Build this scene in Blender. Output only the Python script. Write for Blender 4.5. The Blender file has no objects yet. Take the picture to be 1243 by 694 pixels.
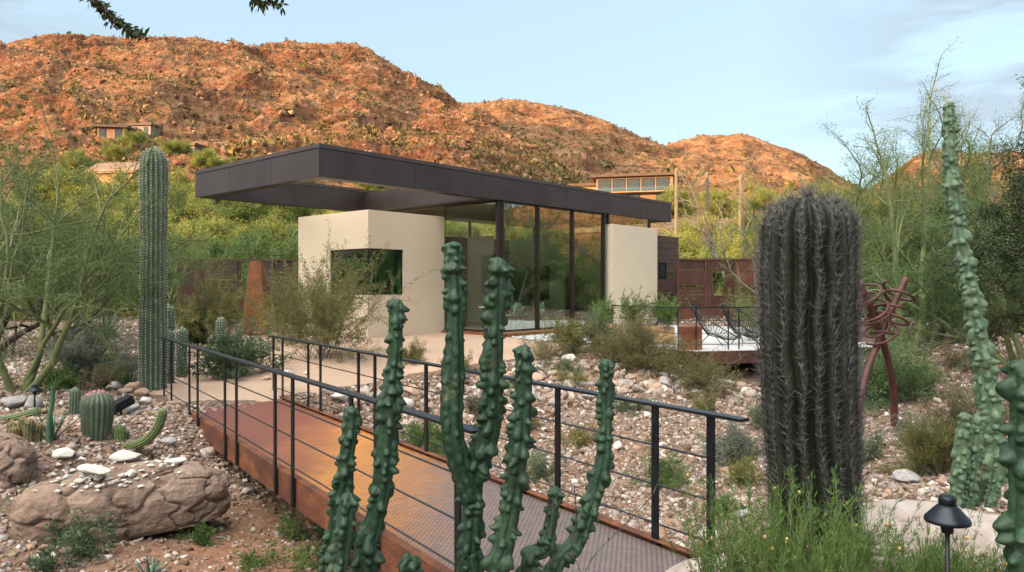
import bpy, math, random
import numpy as np
from mathutils import Vector, Matrix

scene = bpy.context.scene
COL = scene.collection
F, CX, CY, CZ = 896.0, 621.5, 347.0, 1.95          # lens in photo pixels, principal point, eye height
R = math.radians
rng = np.random.default_rng(7)
random.seed(7)

def W(px, py, Y):
    return Vector(((px-CX)/F*Y, Y, CZ-(py-CY)/F*Y))

# ------------------------------------------------------------------ noise
_prm = np.random.default_rng(3).permutation(512).astype(np.int64)
_g = np.random.default_rng(4).normal(size=(512, 3)); _g /= np.linalg.norm(_g, axis=1)[:, None]
def noise3(x, y, z=0.0):
    x, y, z = np.broadcast_arrays(np.asarray(x, float), np.asarray(y, float), np.asarray(z, float))
    xi, yi, zi = np.floor(x).astype(np.int64), np.floor(y).astype(np.int64), np.floor(z).astype(np.int64)
    xf, yf, zf = x-xi, y-yi, z-zi
    u, v, w = [t*t*t*(t*(t*6-15)+10) for t in (xf, yf, zf)]
    out = 0
    for dx in (0, 1):
        for dy in (0, 1):
            for dz in (0, 1):
                h = _prm[(_prm[(_prm[(xi+dx) & 511]+yi+dy) & 511]+zi+dz) & 511]
                g = _g[h]
                d = g[..., 0]*(xf-dx)+g[..., 1]*(yf-dy)+g[..., 2]*(zf-dz)
                out = out + d*(u if dx else 1-u)*(v if dy else 1-v)*(w if dz else 1-w)
    return out*1.5
def fbm(x, y, z=0.0, o=4, lac=2.03, gain=.5):
    a, s, t = 1., 0., 0.
    for i in range(o):
        s = s+a*noise3(x*lac**i+i*17.3, y*lac**i-i*9.1, z*lac**i+i*3.7); t += a; a *= gain
    return s/t
def ridged(x, y, z=0.0, o=4):
    a, s, t = 1., 0., 0.
    for i in range(o):
        s = s+a*(1-np.abs(noise3(x*2.1**i+i*31., y*2.1**i+i*7., z))*1.6); t += a; a *= .5
    return s/t
def sstep(a, b, x):
    t = np.clip((np.asarray(x, float)-a)/(b-a), 0, 1); return t*t*(3-2*t)

# ------------------------------------------------------------------ mesh helpers
def mesh_np(name, V, Fq, mat=None, parent=None, smooth=False):
    """V (N,3) and faces as an (M,k) index array, or a list of such arrays"""
    if not isinstance(Fq, list): Fq = [Fq]
    Fq = [np.asarray(f, np.int32) for f in Fq if len(f)]
    me = bpy.data.meshes.new(name)
    V = np.asarray(V, np.float32)
    me.vertices.add(len(V)); me.vertices.foreach_set('co', V.ravel())
    loops = np.concatenate([f.ravel() for f in Fq]).astype(np.int32)
    tot = np.concatenate([np.full(len(f), f.shape[1], np.int32) for f in Fq])
    st = np.concatenate([[0], np.cumsum(tot)[:-1]]).astype(np.int32)
    me.loops.add(len(loops)); me.loops.foreach_set('vertex_index', loops)
    me.polygons.add(len(tot)); me.polygons.foreach_set('loop_start', st); me.polygons.foreach_set('loop_total', tot)
    if smooth: me.polygons.foreach_set('use_smooth', np.ones(len(tot), bool))
    me.update(calc_edges=True)
    if mat: me.materials.append(mat)
    o = bpy.data.objects.new(name, me); COL.objects.link(o)
    if parent: o.parent = parent
    return o
def attr(o, name, val):
    a = o.data.attributes.new(name, 'FLOAT', 'POINT'); a.data.foreach_set('value', np.asarray(val, np.float32))

class MB:
    def __init__(s): s.v = []; s.f = []
    def add(s, V, Fs):
        n = len(s.v); s.v += [tuple(p) for p in V]; s.f += [tuple(i+n for i in f) for f in Fs]; return s
    def box(s, x0, x1, y0, y1, z0, z1):
        return s.add([(x0,y0,z0),(x1,y0,z0),(x1,y1,z0),(x0,y1,z0),(x0,y0,z1),(x1,y0,z1),(x1,y1,z1),(x0,y1,z1)],
                     [(0,3,2,1),(4,5,6,7),(0,1,5,4),(1,2,6,5),(2,3,7,6),(3,0,4,7)])
    def bar(s, a, b, w, h, up=(0,0,1)):
        a, b, up = Vector(a), Vector(b), Vector(up); d = (b-a).normalized()
        sx = d.cross(up).normalized()*w/2; sz = sx.cross(d).normalized()*h/2
        V = [p+i*sx+j*sz for p in (a, b) for i, j in ((-1,-1),(1,-1),(1,1),(-1,1))]
        return s.add(V, [(3,2,1,0),(4,5,6,7),(0,1,5,4),(1,2,6,5),(2,3,7,6),(3,0,4,7)])
    def prism(s, poly, z0, z1):
        n = len(poly); V = [(x,y,z0) for x,y in poly]+[(x,y,z1) for x,y in poly]
        return s.add(V, [tuple(range(n))[::-1], tuple(range(n,2*n))]+[(i,(i+1)%n,n+(i+1)%n,n+i) for i in range(n)])
    def tube(s, pts, rad, n=8, cap=True):
        pts = [Vector(p) for p in pts]; m = len(pts)
        rad = [rad]*m if not hasattr(rad, '__len__') else rad
        V = []; X = None
        for i, p in enumerate(pts):
            d = (pts[min(i+1, m-1)]-pts[max(i-1, 0)])
            d = d.normalized() if d.length > 1e-9 else Vector((0,0,1))
            if X is None: X = d.orthogonal().normalized()
            X = (X-d*X.dot(d)); X = X.normalized() if X.length > 1e-6 else d.orthogonal().normalized()
            Yv = d.cross(X)
            for k in range(n):
                a = 2*math.pi*k/n; V.append(p+(X*math.cos(a)+Yv*math.sin(a))*rad[i])
        Fs = [(i*n+k, i*n+(k+1)%n, (i+1)*n+(k+1)%n, (i+1)*n+k) for i in range(m-1) for k in range(n)]
        if cap: Fs += [tuple(range(n))[::-1], tuple(range((m-1)*n, m*n))]
        return s.add(V, Fs)
    def lathe(s, prof, n=16, c=(0,0,0)):
        V = [(c[0]+r*math.cos(2*math.pi*k/n), c[1]+r*math.sin(2*math.pi*k/n), c[2]+z) for r, z in prof for k in range(n)]
        m = len(prof)
        return s.add(V, [(i*n+k, i*n+(k+1)%n, (i+1)*n+(k+1)%n, (i+1)*n+k) for i in range(m-1) for k in range(n)]
                     +[tuple(range(n))[::-1], tuple(range((m-1)*n, m*n))])
    def build(s, name, mat, parent=None, smooth=False, bevel=0):
        me = bpy.data.meshes.new(name); me.from_pydata([tuple(p) for p in s.v], [], s.f)
        if smooth: me.polygons.foreach_set('use_smooth', np.ones(len(me.polygons), bool))
        me.update()
        if mat: me.materials.append(mat)
        o = bpy.data.objects.new(name, me); COL.objects.link(o)
        if parent: o.parent = parent
        if bevel:
            b = o.modifiers.new('Bevel', 'BEVEL'); b.width = bevel; b.segments = 2; b.limit_method = 'ANGLE'
        return o

def tag(o, label=None, cat=None, group=None, kind=None):
    if label: o['label'] = label
    if cat: o['category'] = cat
    if group: o['group'] = group
    if kind: o['kind'] = kind
    return o
def empty(name, loc=(0,0,0), rz=0.0, label=None, cat=None, group=None):
    o = bpy.data.objects.new(name, None); COL.objects.link(o); o.empty_display_size = .1
    o.location = loc; o.rotation_euler = (0, 0, rz)
    return tag(o, label, cat, group)
def dup(root, loc=None, rz=0.0, s=1.0, label=None, group=None):
    def cp(o, par):
        c = o.copy(); COL.objects.link(c)
        if par: c.parent = par
        for ch in list(o.children): cp(ch, c)
        return c
    c = cp(root, None)
    if loc is not None: c.location = loc
    c.rotation_euler = (0, 0, rz)
    c.scale = (s, s, s) if not hasattr(s, '__len__') else s
    if label: c['label'] = label
    if group: c['group'] = group
    return c

# ------------------------------------------------------------------ materials
def mat_new(name):
    m = bpy.data.materials.new(name); m.use_nodes = True
    nt = m.node_tree; b = nt.nodes['Principled BSDF']
    return m, nt, b
def nd(nt, t, **kw):
    n = nt.nodes.new(t)
    for k, v in kw.items():
        if k.startswith('i_'): n.inputs[k[2:].replace('_', ' ')].default_value = v
        else: setattr(n, k, v)
    return n
def ramp(nt, stops, interp='LINEAR'):
    r = nt.nodes.new('ShaderNodeValToRGB'); cr = r.color_ramp; cr.interpolation = interp
    while len(cr.elements) > 1: cr.elements.remove(cr.elements[-1])
    for i, (p, c) in enumerate(stops):
        e = cr.elements[0] if i == 0 else cr.elements.new(p)
        e.position = p; e.color = (*c, 1) if len(c) == 3 else c
    return r
def mixc(nt, a, b, fac, mode='MIX'):
    m = nt.nodes.new('ShaderNodeMix'); m.data_type = 'RGBA'; m.blend_type = mode
    for s, x in ((m.inputs[0], fac), (m.inputs[6], a), (m.inputs[7], b)):
        if hasattr(x, 'is_output'): nt.links.new(x, s)
        elif isinstance(x, (int, float)): s.default_value = x
        else: s.default_value = (*x, 1)
    return m.outputs[2]
def coord(nt, kind='Object', scale=None):
    c = nt.nodes.new('ShaderNodeTexCoord').outputs[kind]
    if scale is not None:
        mp = nt.nodes.new('ShaderNodeMapping'); mp.inputs['Scale'].default_value = scale if hasattr(scale, '__len__') else (scale,)*3
        nt.links.new(c, mp.inputs[0]); c = mp.outputs[0]
    return c
def noise(nt, vec, scale, detail=4, rough=.55):
    n = nt.nodes.new('ShaderNodeTexNoise'); n.inputs['Scale'].default_value = scale
    n.inputs['Detail'].default_value = detail; n.inputs['Roughness'].default_value = rough
    if vec is not None: nt.links.new(vec, n.inputs['Vector'])
    return n.outputs['Fac']
def bump(nt, b, h, strength=.3, dist=.02):
    n = nt.nodes.new('ShaderNodeBump'); n.inputs['Strength'].default_value = strength; n.inputs['Distance'].default_value = dist
    nt.links.new(h, n.inputs['Height']); nt.links.new(n.outputs[0], b.inputs['Normal']); return n
def geo_pos(nt): return nt.nodes.new('ShaderNodeNewGeometry').outputs['Position']

def m_noise(name, stops, scale=4, detail=6, rough=.8, metal=0., bmp=.3, bdist=.02, bscale=None, space='Object', spec=.5, rgh=.55):
    m, nt, b = mat_new(name); c = coord(nt, space)
    f = noise(nt, c, scale, detail, rgh); r = ramp(nt, stops); nt.links.new(f, r.inputs[0])
    nt.links.new(r.outputs[0], b.inputs['Base Color'])
    b.inputs['Roughness'].default_value = rough; b.inputs['Metallic'].default_value = metal
    b.inputs['Specular IOR Level'].default_value = spec
    if bmp: bump(nt, b, noise(nt, c, bscale or scale*4, 5), bmp, bdist)
    return m
def m_leaf(name, c1, c2, c3=None, trans=.35, rough=.6, nscale=.7):
    """leaf: colour varies leaf to leaf and in soft clumps; part of the light goes through"""
    m, nt, b = mat_new(name)
    g = nt.nodes.new('ShaderNodeNewGeometry')
    r = ramp(nt, [(0, c1), (.6, c2), (1, c3 or c2)]); nt.links.new(g.outputs['Random Per Island'], r.inputs[0])
    n = noise(nt, g.outputs['Position'], nscale, 2)
    rr = ramp(nt, [(.3, (.62,.66,.62)), (.7, (1.25,1.2,1.1))]); nt.links.new(n, rr.inputs[0])
    col = mixc(nt, r.outputs[0], rr.outputs[0], 1.0, 'MULTIPLY')
    nt.links.new(col, b.inputs['Base Color']); b.inputs['Roughness'].default_value = rough
    b.inputs['Specular IOR Level'].default_value = .3
    t = nt.nodes.new('ShaderNodeBsdfTranslucent'); nt.links.new(col, t.inputs[0])
    mx = nt.nodes.new('ShaderNodeMixShader'); mx.inputs[0].default_value = trans
    nt.links.new(b.outputs[0], mx.inputs[1]); nt.links.new(t.outputs[0], mx.inputs[2])
    nt.links.new(mx.outputs[0], nt.nodes['Material Output'].inputs[0])
    return m

# ------------------------------------------------------------------ camera, sky, sun
cam = bpy.data.cameras.new('camera'); cam_o = bpy.data.objects.new('camera', cam); COL.objects.link(cam_o)
cam_o.location = (0, 0, CZ); cam_o.rotation_euler = (R(90), 0, 0)
cam.sensor_width = 36; cam.lens = 36*F/1243; cam.clip_start = .05; cam.clip_end = 6000
scene.camera = cam_o
scene.view_settings.view_transform = 'Standard'; scene.view_settings.look = 'None'
scene.view_settings.exposure = 2.18; scene.view_settings.gamma = 1; scene.view_settings.use_curve_mapping = False
scene.cycles.use_denoising = True; scene.cycles.denoiser = 'OPENIMAGEDENOISE'
scene.cycles.max_bounces = 8; scene.cycles.transparent_max_bounces = 16; scene.cycles.diffuse_bounces = 2
scene.cycles.sample_clamp_indirect = 6; scene.cycles.caustics_reflective = False; scene.cycles.caustics_refractive = False

SUN_AZ, SUN_EL = -122.0, 9.5      # degrees from straight ahead (+Y), clockwise positive; sun low behind and to the left
sd = Vector((math.sin(R(SUN_AZ))*math.cos(R(SUN_EL)), math.cos(R(SUN_AZ))*math.cos(R(SUN_EL)), math.sin(R(SUN_EL))))
sun = bpy.data.lights.new('sun', 'SUN'); sun.energy = 3.6; sun.angle = R(.5); sun.color = (1, .53, .21)
sun_o = bpy.data.objects.new('sun', sun); COL.objects.link(sun_o); sun_o.rotation_euler = sd.to_track_quat('Z', 'Y').to_euler()

dh_ = Vector((sd.x, sd.y)).normalized()
world = bpy.data.worlds.new('World'); scene.world = world; world.use_nodes = True
nt = world.node_tree; bg = nt.nodes['Background']
sky = nd(nt, 'ShaderNodeTexSky', sky_type='NISHITA', sun_disc=False)
sky.sun_elevation = R(SUN_EL); sky.sun_rotation = R(SUN_AZ) ; sky.altitude = 400; sky.air_density = 1.0; sky.dust_density = .6; sky.ozone_density = 1.2
tc = nt.nodes.new('ShaderNodeTexCoord')
sep = nt.nodes.new('ShaderNodeSeparateXYZ'); nt.links.new(tc.outputs['Generated'], sep.inputs[0])
# clouds: stretched noise, thick to the left and low on the right
mp = nt.nodes.new('ShaderNodeMapping'); mp.inputs['Scale'].default_value = (1.2, 1.2, 6.5); mp.inputs['Rotation'].default_value = (0, R(-14), 0)
nt.links.new(tc.outputs['Generated'], mp.inputs[0])
cn = noise(nt, mp.outputs[0], 3.2, 7, .6)
mk = nt.nodes.new('ShaderNodeMapRange'); mk.inputs['From Min'].default_value = .34; mk.inputs['From Max'].default_value = .54
ab = nd(nt, 'ShaderNodeMath', operation='ADD'); ab.inputs[1].default_value = .045
nt.links.new(sep.outputs[0], ab.inputs[0])
ab2 = nd(nt, 'ShaderNodeMath', operation='ABSOLUTE'); nt.links.new(ab.outputs[0], ab2.inputs[0]); nt.links.new(ab2.outputs[0], mk.inputs[0])
cr = ramp(nt, [(.42, (0,0,0)), (.56, (1,1,1))]); nt.links.new(cn, cr.inputs[0])
mu = nd(nt, 'ShaderNodeMath', operation='MULTIPLY'); nt.links.new(cr.outputs[0], mu.inputs[0]); nt.links.new(mk.outputs[0], mu.inputs[1])
mu2 = nd(nt, 'ShaderNodeMath', operation='MULTIPLY'); mu2.inputs[1].default_value = .6; nt.links.new(mu.outputs[0], mu2.inputs[0])
# thin high veil evens the blue; added bright lobe high behind the camera fills the shade
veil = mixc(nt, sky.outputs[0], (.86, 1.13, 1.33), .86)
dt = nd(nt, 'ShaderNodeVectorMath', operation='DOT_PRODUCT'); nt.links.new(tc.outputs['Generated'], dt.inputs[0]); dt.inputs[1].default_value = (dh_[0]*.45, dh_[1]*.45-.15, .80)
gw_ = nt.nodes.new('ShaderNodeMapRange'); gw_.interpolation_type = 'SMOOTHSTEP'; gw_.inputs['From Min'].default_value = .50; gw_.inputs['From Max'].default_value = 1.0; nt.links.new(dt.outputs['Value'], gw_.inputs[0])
fill_glow = mixc(nt, veil, (12.6, 11.7, 10.4), gw_.outputs[0])
SKYC = mixc(nt, fill_glow, (.74, .82, .93), mu2.outputs[0])
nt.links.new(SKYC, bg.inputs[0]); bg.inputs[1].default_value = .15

# ------------------------------------------------------------------ terrain
CTRL = np.array([
 (-5.9,12.7,.0),(-4.1,13.2,.0),(-6.4,15,.05),(-6,20,.33),(-2,20,.36),(-4,17,.22),(-8,22,.36),(0,21,.38),(2,20.3,.36),(4.2,19.5,.32),(7,22,.3),(-2,26,.4),(4,26,.4),(9,28,.4),(-10,26,.4),
 (1.4,17.4,.2),(1.4,16.2,-.35),(-.5,16.6,.1),(-.8,15.2,-.35),(-2.6,14.6,-.15),(3.2,16.6,-.1),(3.4,15.2,-.5),(4.8,16.3,-.55),(6.4,17.3,-.45),(-3.2,12.2,-.45),
 (1.0,11.4,-.78),(2.4,11.4,-.75),(-1.0,11.6,-.8),(3.3,10.7,-.62),(4.2,13.2,-.6),(6.2,14.6,-.35),(-1.9,9,-.82),(-2.7,8,-.8),(-2.6,6.8,-.78),(-1.2,7.6,-.8),(-1.8,5.2,-.7),(.6,8.2,-.72),(-.9,5.6,-.55),
 (1.8,8,-.55),(2.8,8.6,-.4),(1.6,6.4,-.3),(2.2,5.4,-.02),(.7,4.9,-.1),(1.3,4.5,-.06),(-.2,4.1,-.12),
 (3.9,9.5,-.25),(4.7,10,-.12),(4.2,7.5,.02),(3.2,6,.1),(2.4,4.2,.3),(1.5,3,.35),(0,2.5,.25),(0,0,.33),(-2,2,.05),(-1.6,3.6,-.3),(3.5,3,.5),(5,5,.35),(6.5,8,.2),(9,9,.4),
 (7.7,14.4,.25),(6.0,12.2,-.05),(10,17,.5),(12,20,.75),(16,26,1.0),(18,34,1.1),(10,24,.45),(14,12,.8),(24,22,1.5),(12,36,.7),
 (-4.25,10.2,-.35),(-4.9,10.3,-.05),(-4.2,8.7,-.6),(-5.4,9.3,.02),(-6.3,8.3,.05),(-6.2,11,.03),(-7.5,10,.08),(-5.2,11.6,0),(-3.55,7.0,-.62),(-4.2,6.5,-.55),(-5.1,6.6,-.38),(-5.5,7.5,-.2),(-7,6,-.1),(-4.5,5,-.6),(-3,4,-.55),
 (-8,14,.1),(-9.5,12,.15),(-12,18,.2),(-17,27,.35),(-12,28,.4),(-18,18,.4),(-24,32,.8),(-10,35,.6),(0,38,.6),
 (-8,-5,.4),(8,-6,.6),(0,-10,.5),(-20,5,.4),(20,4,1.3)], float)
_P = CTRL[:, :2]
def _k(a, b):
    d2 = ((a[:, None, :]-b[None, :, :])**2).sum(-1); return np.sqrt(d2+.25)
_n = len(_P)
_A = np.zeros((_n+3, _n+3)); _A[:_n, :_n] = -_k(_P, _P)+np.eye(_n)*.02
_A[:_n, _n:] = np.c_[np.ones(_n), _P]; _A[_n:, :_n] = _A[:_n, _n:].T
_sol = np.linalg.solve(_A, np.r_[CTRL[:, 2], 0, 0, 0])
def far_h(x, y):
    r = np.hypot(x, y); az = np.degrees(np.arctan2(x, y))
    front = sstep(-110, -60, az)*(1-sstep(40, 75, az))
    return .7+front*(9.5*sstep(36, 125, r)+.03*np.clip(r-36, 0, 90))+(1-front)*1.2*sstep(30, 90, r)-sstep(300, 1200, r)*6
def terr(x, y, fine=True):
    x, y = np.atleast_1d(np.asarray(x, float)), np.atleast_1d(np.asarray(y, float))
    sh = x.shape; x, y = x.ravel(), y.ravel(); out = far_h(x, y); r = np.hypot(x, y)
    idx = np.where(r < 46)[0]
    for i in range(0, len(idx), 20000):
        j = idx[i:i+20000]; q = np.c_[x[j], y[j]]
        n = -_k(q, _P) @ _sol[:_n]+_sol[_n]+q @ _sol[_n+1:]
        w = 1-sstep(26, 45, r[j]); out[j] = n*w+out[j]*(1-w)
    if fine:
        out = out+fbm(x*.9, y*.9, 0, 4)*.06*sstep(0, 6, r)*(1-.8*pathmask(x, y))
    return out.reshape(sh)
PATH = np.array([(-5.75,12.35),(-4.2,12.7),(-3.3,14.6),(-2.2,16.0),(-.3,17.2),(1.2,18.0),(1.9,19.2),(1.2,20.6),(.2,22.2),(-.9,23.4),(-2.4,25.6),(-4.5,21.9),(-8.2,25.2),(-9.4,23),(-7.6,18),(-7.4,15),(-6.5,13.2)])
def polydist(x, y, P):
    x, y = np.asarray(x, float), np.asarray(y, float)
    d = np.full(x.shape, 1e9); ins = np.zeros(x.shape, bool)
    for (ax, ay), (bx, by) in zip(P, np.roll(P, -1, 0)):
        t = np.clip(((x-ax)*(bx-ax)+(y-ay)*(by-ay))/((bx-ax)**2+(by-ay)**2), 0, 1)
        d = np.minimum(d, np.hypot(x-ax-t*(bx-ax), y-ay-t*(by-ay)))
        c = ((ay > y) != (by > y)) & (x < (bx-ax)*(y-ay)/(by-ay+1e-12)+ax); ins ^= c
    return np.where(ins, -d, d)
def pathmask(x, y):
    return 1-sstep(-.25, .35, polydist(x, y, PATH))
def gz(x, y): return float(terr(x, y)[0])
def gp(px, py, y0=2.0, y1=300.0):
    """first point of the ground seen through photo pixel (px, py)"""
    Y = np.geomspace(y0, y1, 3000); x = (px-CX)/F*Y; z = CZ-(py-CY)/F*Y
    h = np.where(terr(x, Y) > z)[0]
    i = h[0] if len(h) else len(Y)-1
    return Vector((x[i], Y[i], gz(x[i], Y[i])))
def ga(px, Y):
    x = (px-CX)/F*Y; return Vector((x, Y, gz(x, Y)))

# ground material: gravelly desert soil, redder bare dirt in the wash
m_ground, nt, b = mat_new('desert_soil')
pos = geo_pos(nt)
n1 = noise(nt, pos, .55, 5); n2 = noise(nt, pos, 9, 8, .7)
r1 = ramp(nt, [(.3, (.105,.068,.048)), (.5, (.17,.118,.088)), (.72, (.26,.195,.155))]); nt.links.new(n2, r1.inputs[0])
r2 = ramp(nt, [(.35, (.8,.72,.66)), (.65, (1.1,1.06,1.02))]); nt.links.new(n1, r2.inputs[0])
c0 = mixc(nt, r1.outputs[0], r2.outputs[0], 1.0, 'MULTIPLY')
vor = nt.nodes.new('ShaderNodeTexVoronoi'); vor.inputs['Scale'].default_value = 16; nt.links.new(pos, vor.inputs['Vector'])
vr = ramp(nt, [(0, (.34,.30,.265)), (.35, (.24,.19,.155)), (.6, (.13,.09,.068))]); nt.links.new(vor.outputs['Distance'], vr.inputs[0])
hs = nt.nodes.new('ShaderNodeMix'); hs.data_type = 'RGBA'; hs.blend_type = 'MULTIPLY'; hs.inputs[0].default_value = .5
nt.links.new(vr.outputs[0], hs.inputs[6]); nt.links.new(vor.outputs['Color'], hs.inputs[7])
at = nd(nt, 'ShaderNodeAttribute', attribute_name='bare')
inv = nd(nt, 'ShaderNodeMath', operation='MULTIPLY_ADD'); inv.inputs[1].default_value = -.6; inv.inputs[2].default_value = .62
nt.links.new(at.outputs['Fac'], inv.inputs[0])
c1 = mixc(nt, c0, hs.outputs[2], inv.outputs[0])
dr = ramp(nt, [(.3, (.13,.066,.042)), (.55, (.21,.115,.072)), (.75, (.28,.17,.115))]); nt.links.new(n2, dr.inputs[0])
c2 = mixc(nt, c1, dr.outputs[0], at.outputs['Fac'])
nt.links.new(c2, b.inputs['Base Color']); b.inputs['Roughness'].default_value = .95; b.inputs['Specular IOR Level'].default_value = .15
hh = nd(nt, 'ShaderNodeMath', operation='SUBTRACT'); nt.links.new(n2, hh.inputs[0]); nt.links.new(vor.outputs['Distance'], hh.inputs[1])
bump(nt, b, hh.outputs[0], .6, .03)

def bareness(x, y):
    a = np.exp(-(((x+2.6)/1.3)**2+((y-7.0)/2.4)**2))*1.1
    a = a+.75*np.exp(-(((x-1.6)/.8)**2+((y-12.4)/1.0)**2))+.6*np.exp(-(((x+.2)/1.2)**2+((y-13.6)/.8)**2))
    return np.clip(a+fbm(x*.8, y*.8, 5., 3)*.35, 0, 1)
rr = np.concatenate([np.geomspace(.3, 1.2, 10)[:-1], np.geomspace(1.2, 90, 380)[:-1], np.geomspace(90, 1700, 60)])
aa = np.radians(np.concatenate([np.arange(-180, -50, 3.), np.arange(-50, 50, .25), np.arange(50, 180, 3.)]))
RR, AA = np.meshgrid(rr, aa, indexing='ij'); gx, gy = RR*np.sin(AA), RR*np.cos(AA)
gzv = terr(gx, gy); nr, na = gx.shape
V = np.c_[gx.ravel(), gy.ravel(), gzv.ravel()]
I = np.arange(nr*na).reshape(nr, na); J = np.roll(I, -1, 1)
Fq = np.stack([I[:-1], J[:-1], J[1:], I[1:]], -1)
# orientation: make normals point up
Fq = Fq.reshape(-1, 4)[:, ::-1]
cen = np.array([[0, 0, gz(0, 0)]]); V = np.vstack([V, cen])
Ft = np.stack([J[0], I[0], np.full(na, len(V)-1)], -1)[:, ::-1]
ground = mesh_np('ground', V, [Fq, Ft], m_ground, smooth=True); tag(ground, kind='structure')
attr(ground, 'bare', np.r_[bareness(gx, gy).ravel(), 0])

# path: a skin of decomposed granite over the ground
m_path, nt, b = mat_new('decomposed_granite'); pos = geo_pos(nt)
n1, n2 = noise(nt, pos, 30, 6, .75), noise(nt, pos, .8, 4)
r1 = ramp(nt, [(.3, (.25,.17,.12)), (.5, (.36,.26,.195)), (.7, (.46,.345,.27))]); nt.links.new(n1, r1.inputs[0])
r2 = ramp(nt, [(.3, (.85,.82,.8)), (.7, (1.06,1.03,1.0))]); nt.links.new(n2, r2.inputs[0])
nt.links.new(mixc(nt, r1.outputs[0], r2.outputs[0], 1., 'MULTIPLY'), b.inputs['Base Color']); b.inputs['Roughness'].default_value = .95
bump(nt, b, n1, .5, .015)
xs, ys = np.arange(-10, 2.6, .07), np.arange(11.8, 26.4, .07)
X2, Y2 = np.meshgrid(xs, ys, indexing='ij'); d = polydist(X2, Y2, PATH)+fbm(X2*1.7, Y2*1.7, 2., 4)*.35
Z2 = terr(X2, Y2)+.014-.03*sstep(-.2, .12, d)
ok = d < .12; I = np.arange(X2.size).reshape(X2.shape)
q = np.stack([I[:-1,:-1], I[1:,:-1], I[1:,1:], I[:-1,1:]], -1).reshape(-1, 4)
q = q[ok.ravel()[q].all(1)]
used = np.unique(q); rm = np.full(X2.size, -1); rm[used] = np.arange(len(used))
path = mesh_np('path', np.c_[X2.ravel(), Y2.ravel(), Z2.ravel()][used], rm[q], m_path, smooth=True); tag(path, kind='structure')

# ------------------------------------------------------------------ mountains
m_rock, nt, b = mat_new('sandstone_mountain'); pos = geo_pos(nt)
gn = nt.nodes.new('ShaderNodeNewGeometry'); sp = nt.nodes.new('ShaderNodeSeparateXYZ'); nt.links.new(gn.outputs['Normal'], sp.inputs[0])
nb_, nc_ = noise(nt, pos, .14, 7, .65), noise(nt, pos, .9, 5, .7)
soil = ramp(nt, [(.3, (.16,.080,.040)), (.5, (.26,.145,.078)), (.7, (.39,.25,.15))]); nt.links.new(nb_, soil.inputs[0])
rock = ramp(nt, [(.34, (.045,.022,.016)), (.5, (.16,.068,.038)), (.66, (.28,.135,.075))]); nt.links.new(nc_, rock.inputs[0])
sl = ramp(nt, [(.70, (1,1,1)), (.93, (0,0,0))]); nt.links.new(sp.outputs[2], sl.inputs[0])
c0 = mixc(nt, soil.outputs[0], rock.outputs[0], sl.outputs[0])
vg = ramp(nt, [(.52, (0,0,0)), (.66, (1,1,1))]); nt.links.new(noise(nt, pos, .35, 4, .7), vg.inputs[0])
vf = nd(nt, 'ShaderNodeMath', operation='MULTIPLY'); nt.links.new(vg.outputs[0], vf.inputs[0]); vf.inputs[1].default_value = .45
c1 = mixc(nt, c0, (.13,.115,.045), vf.outputs[0])
va = ramp(nt, [(.38, (.50,.45,.43)), (.56, (1.12,1.08,1.03))]); nt.links.new(noise(nt, pos, .045, 6, .7), va.inputs[0])
c1 = mixc(nt, c1, va.outputs[0], 1., 'MULTIPLY')      # patches of dark desert varnish
nt.links.new(c1, b.inputs['Base Color']); b.inputs['Roughness'].default_value = .95; b.inputs['Specular IOR Level'].default_value = .1
bump(nt, b, nc_, 1.0, 2.0)

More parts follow.
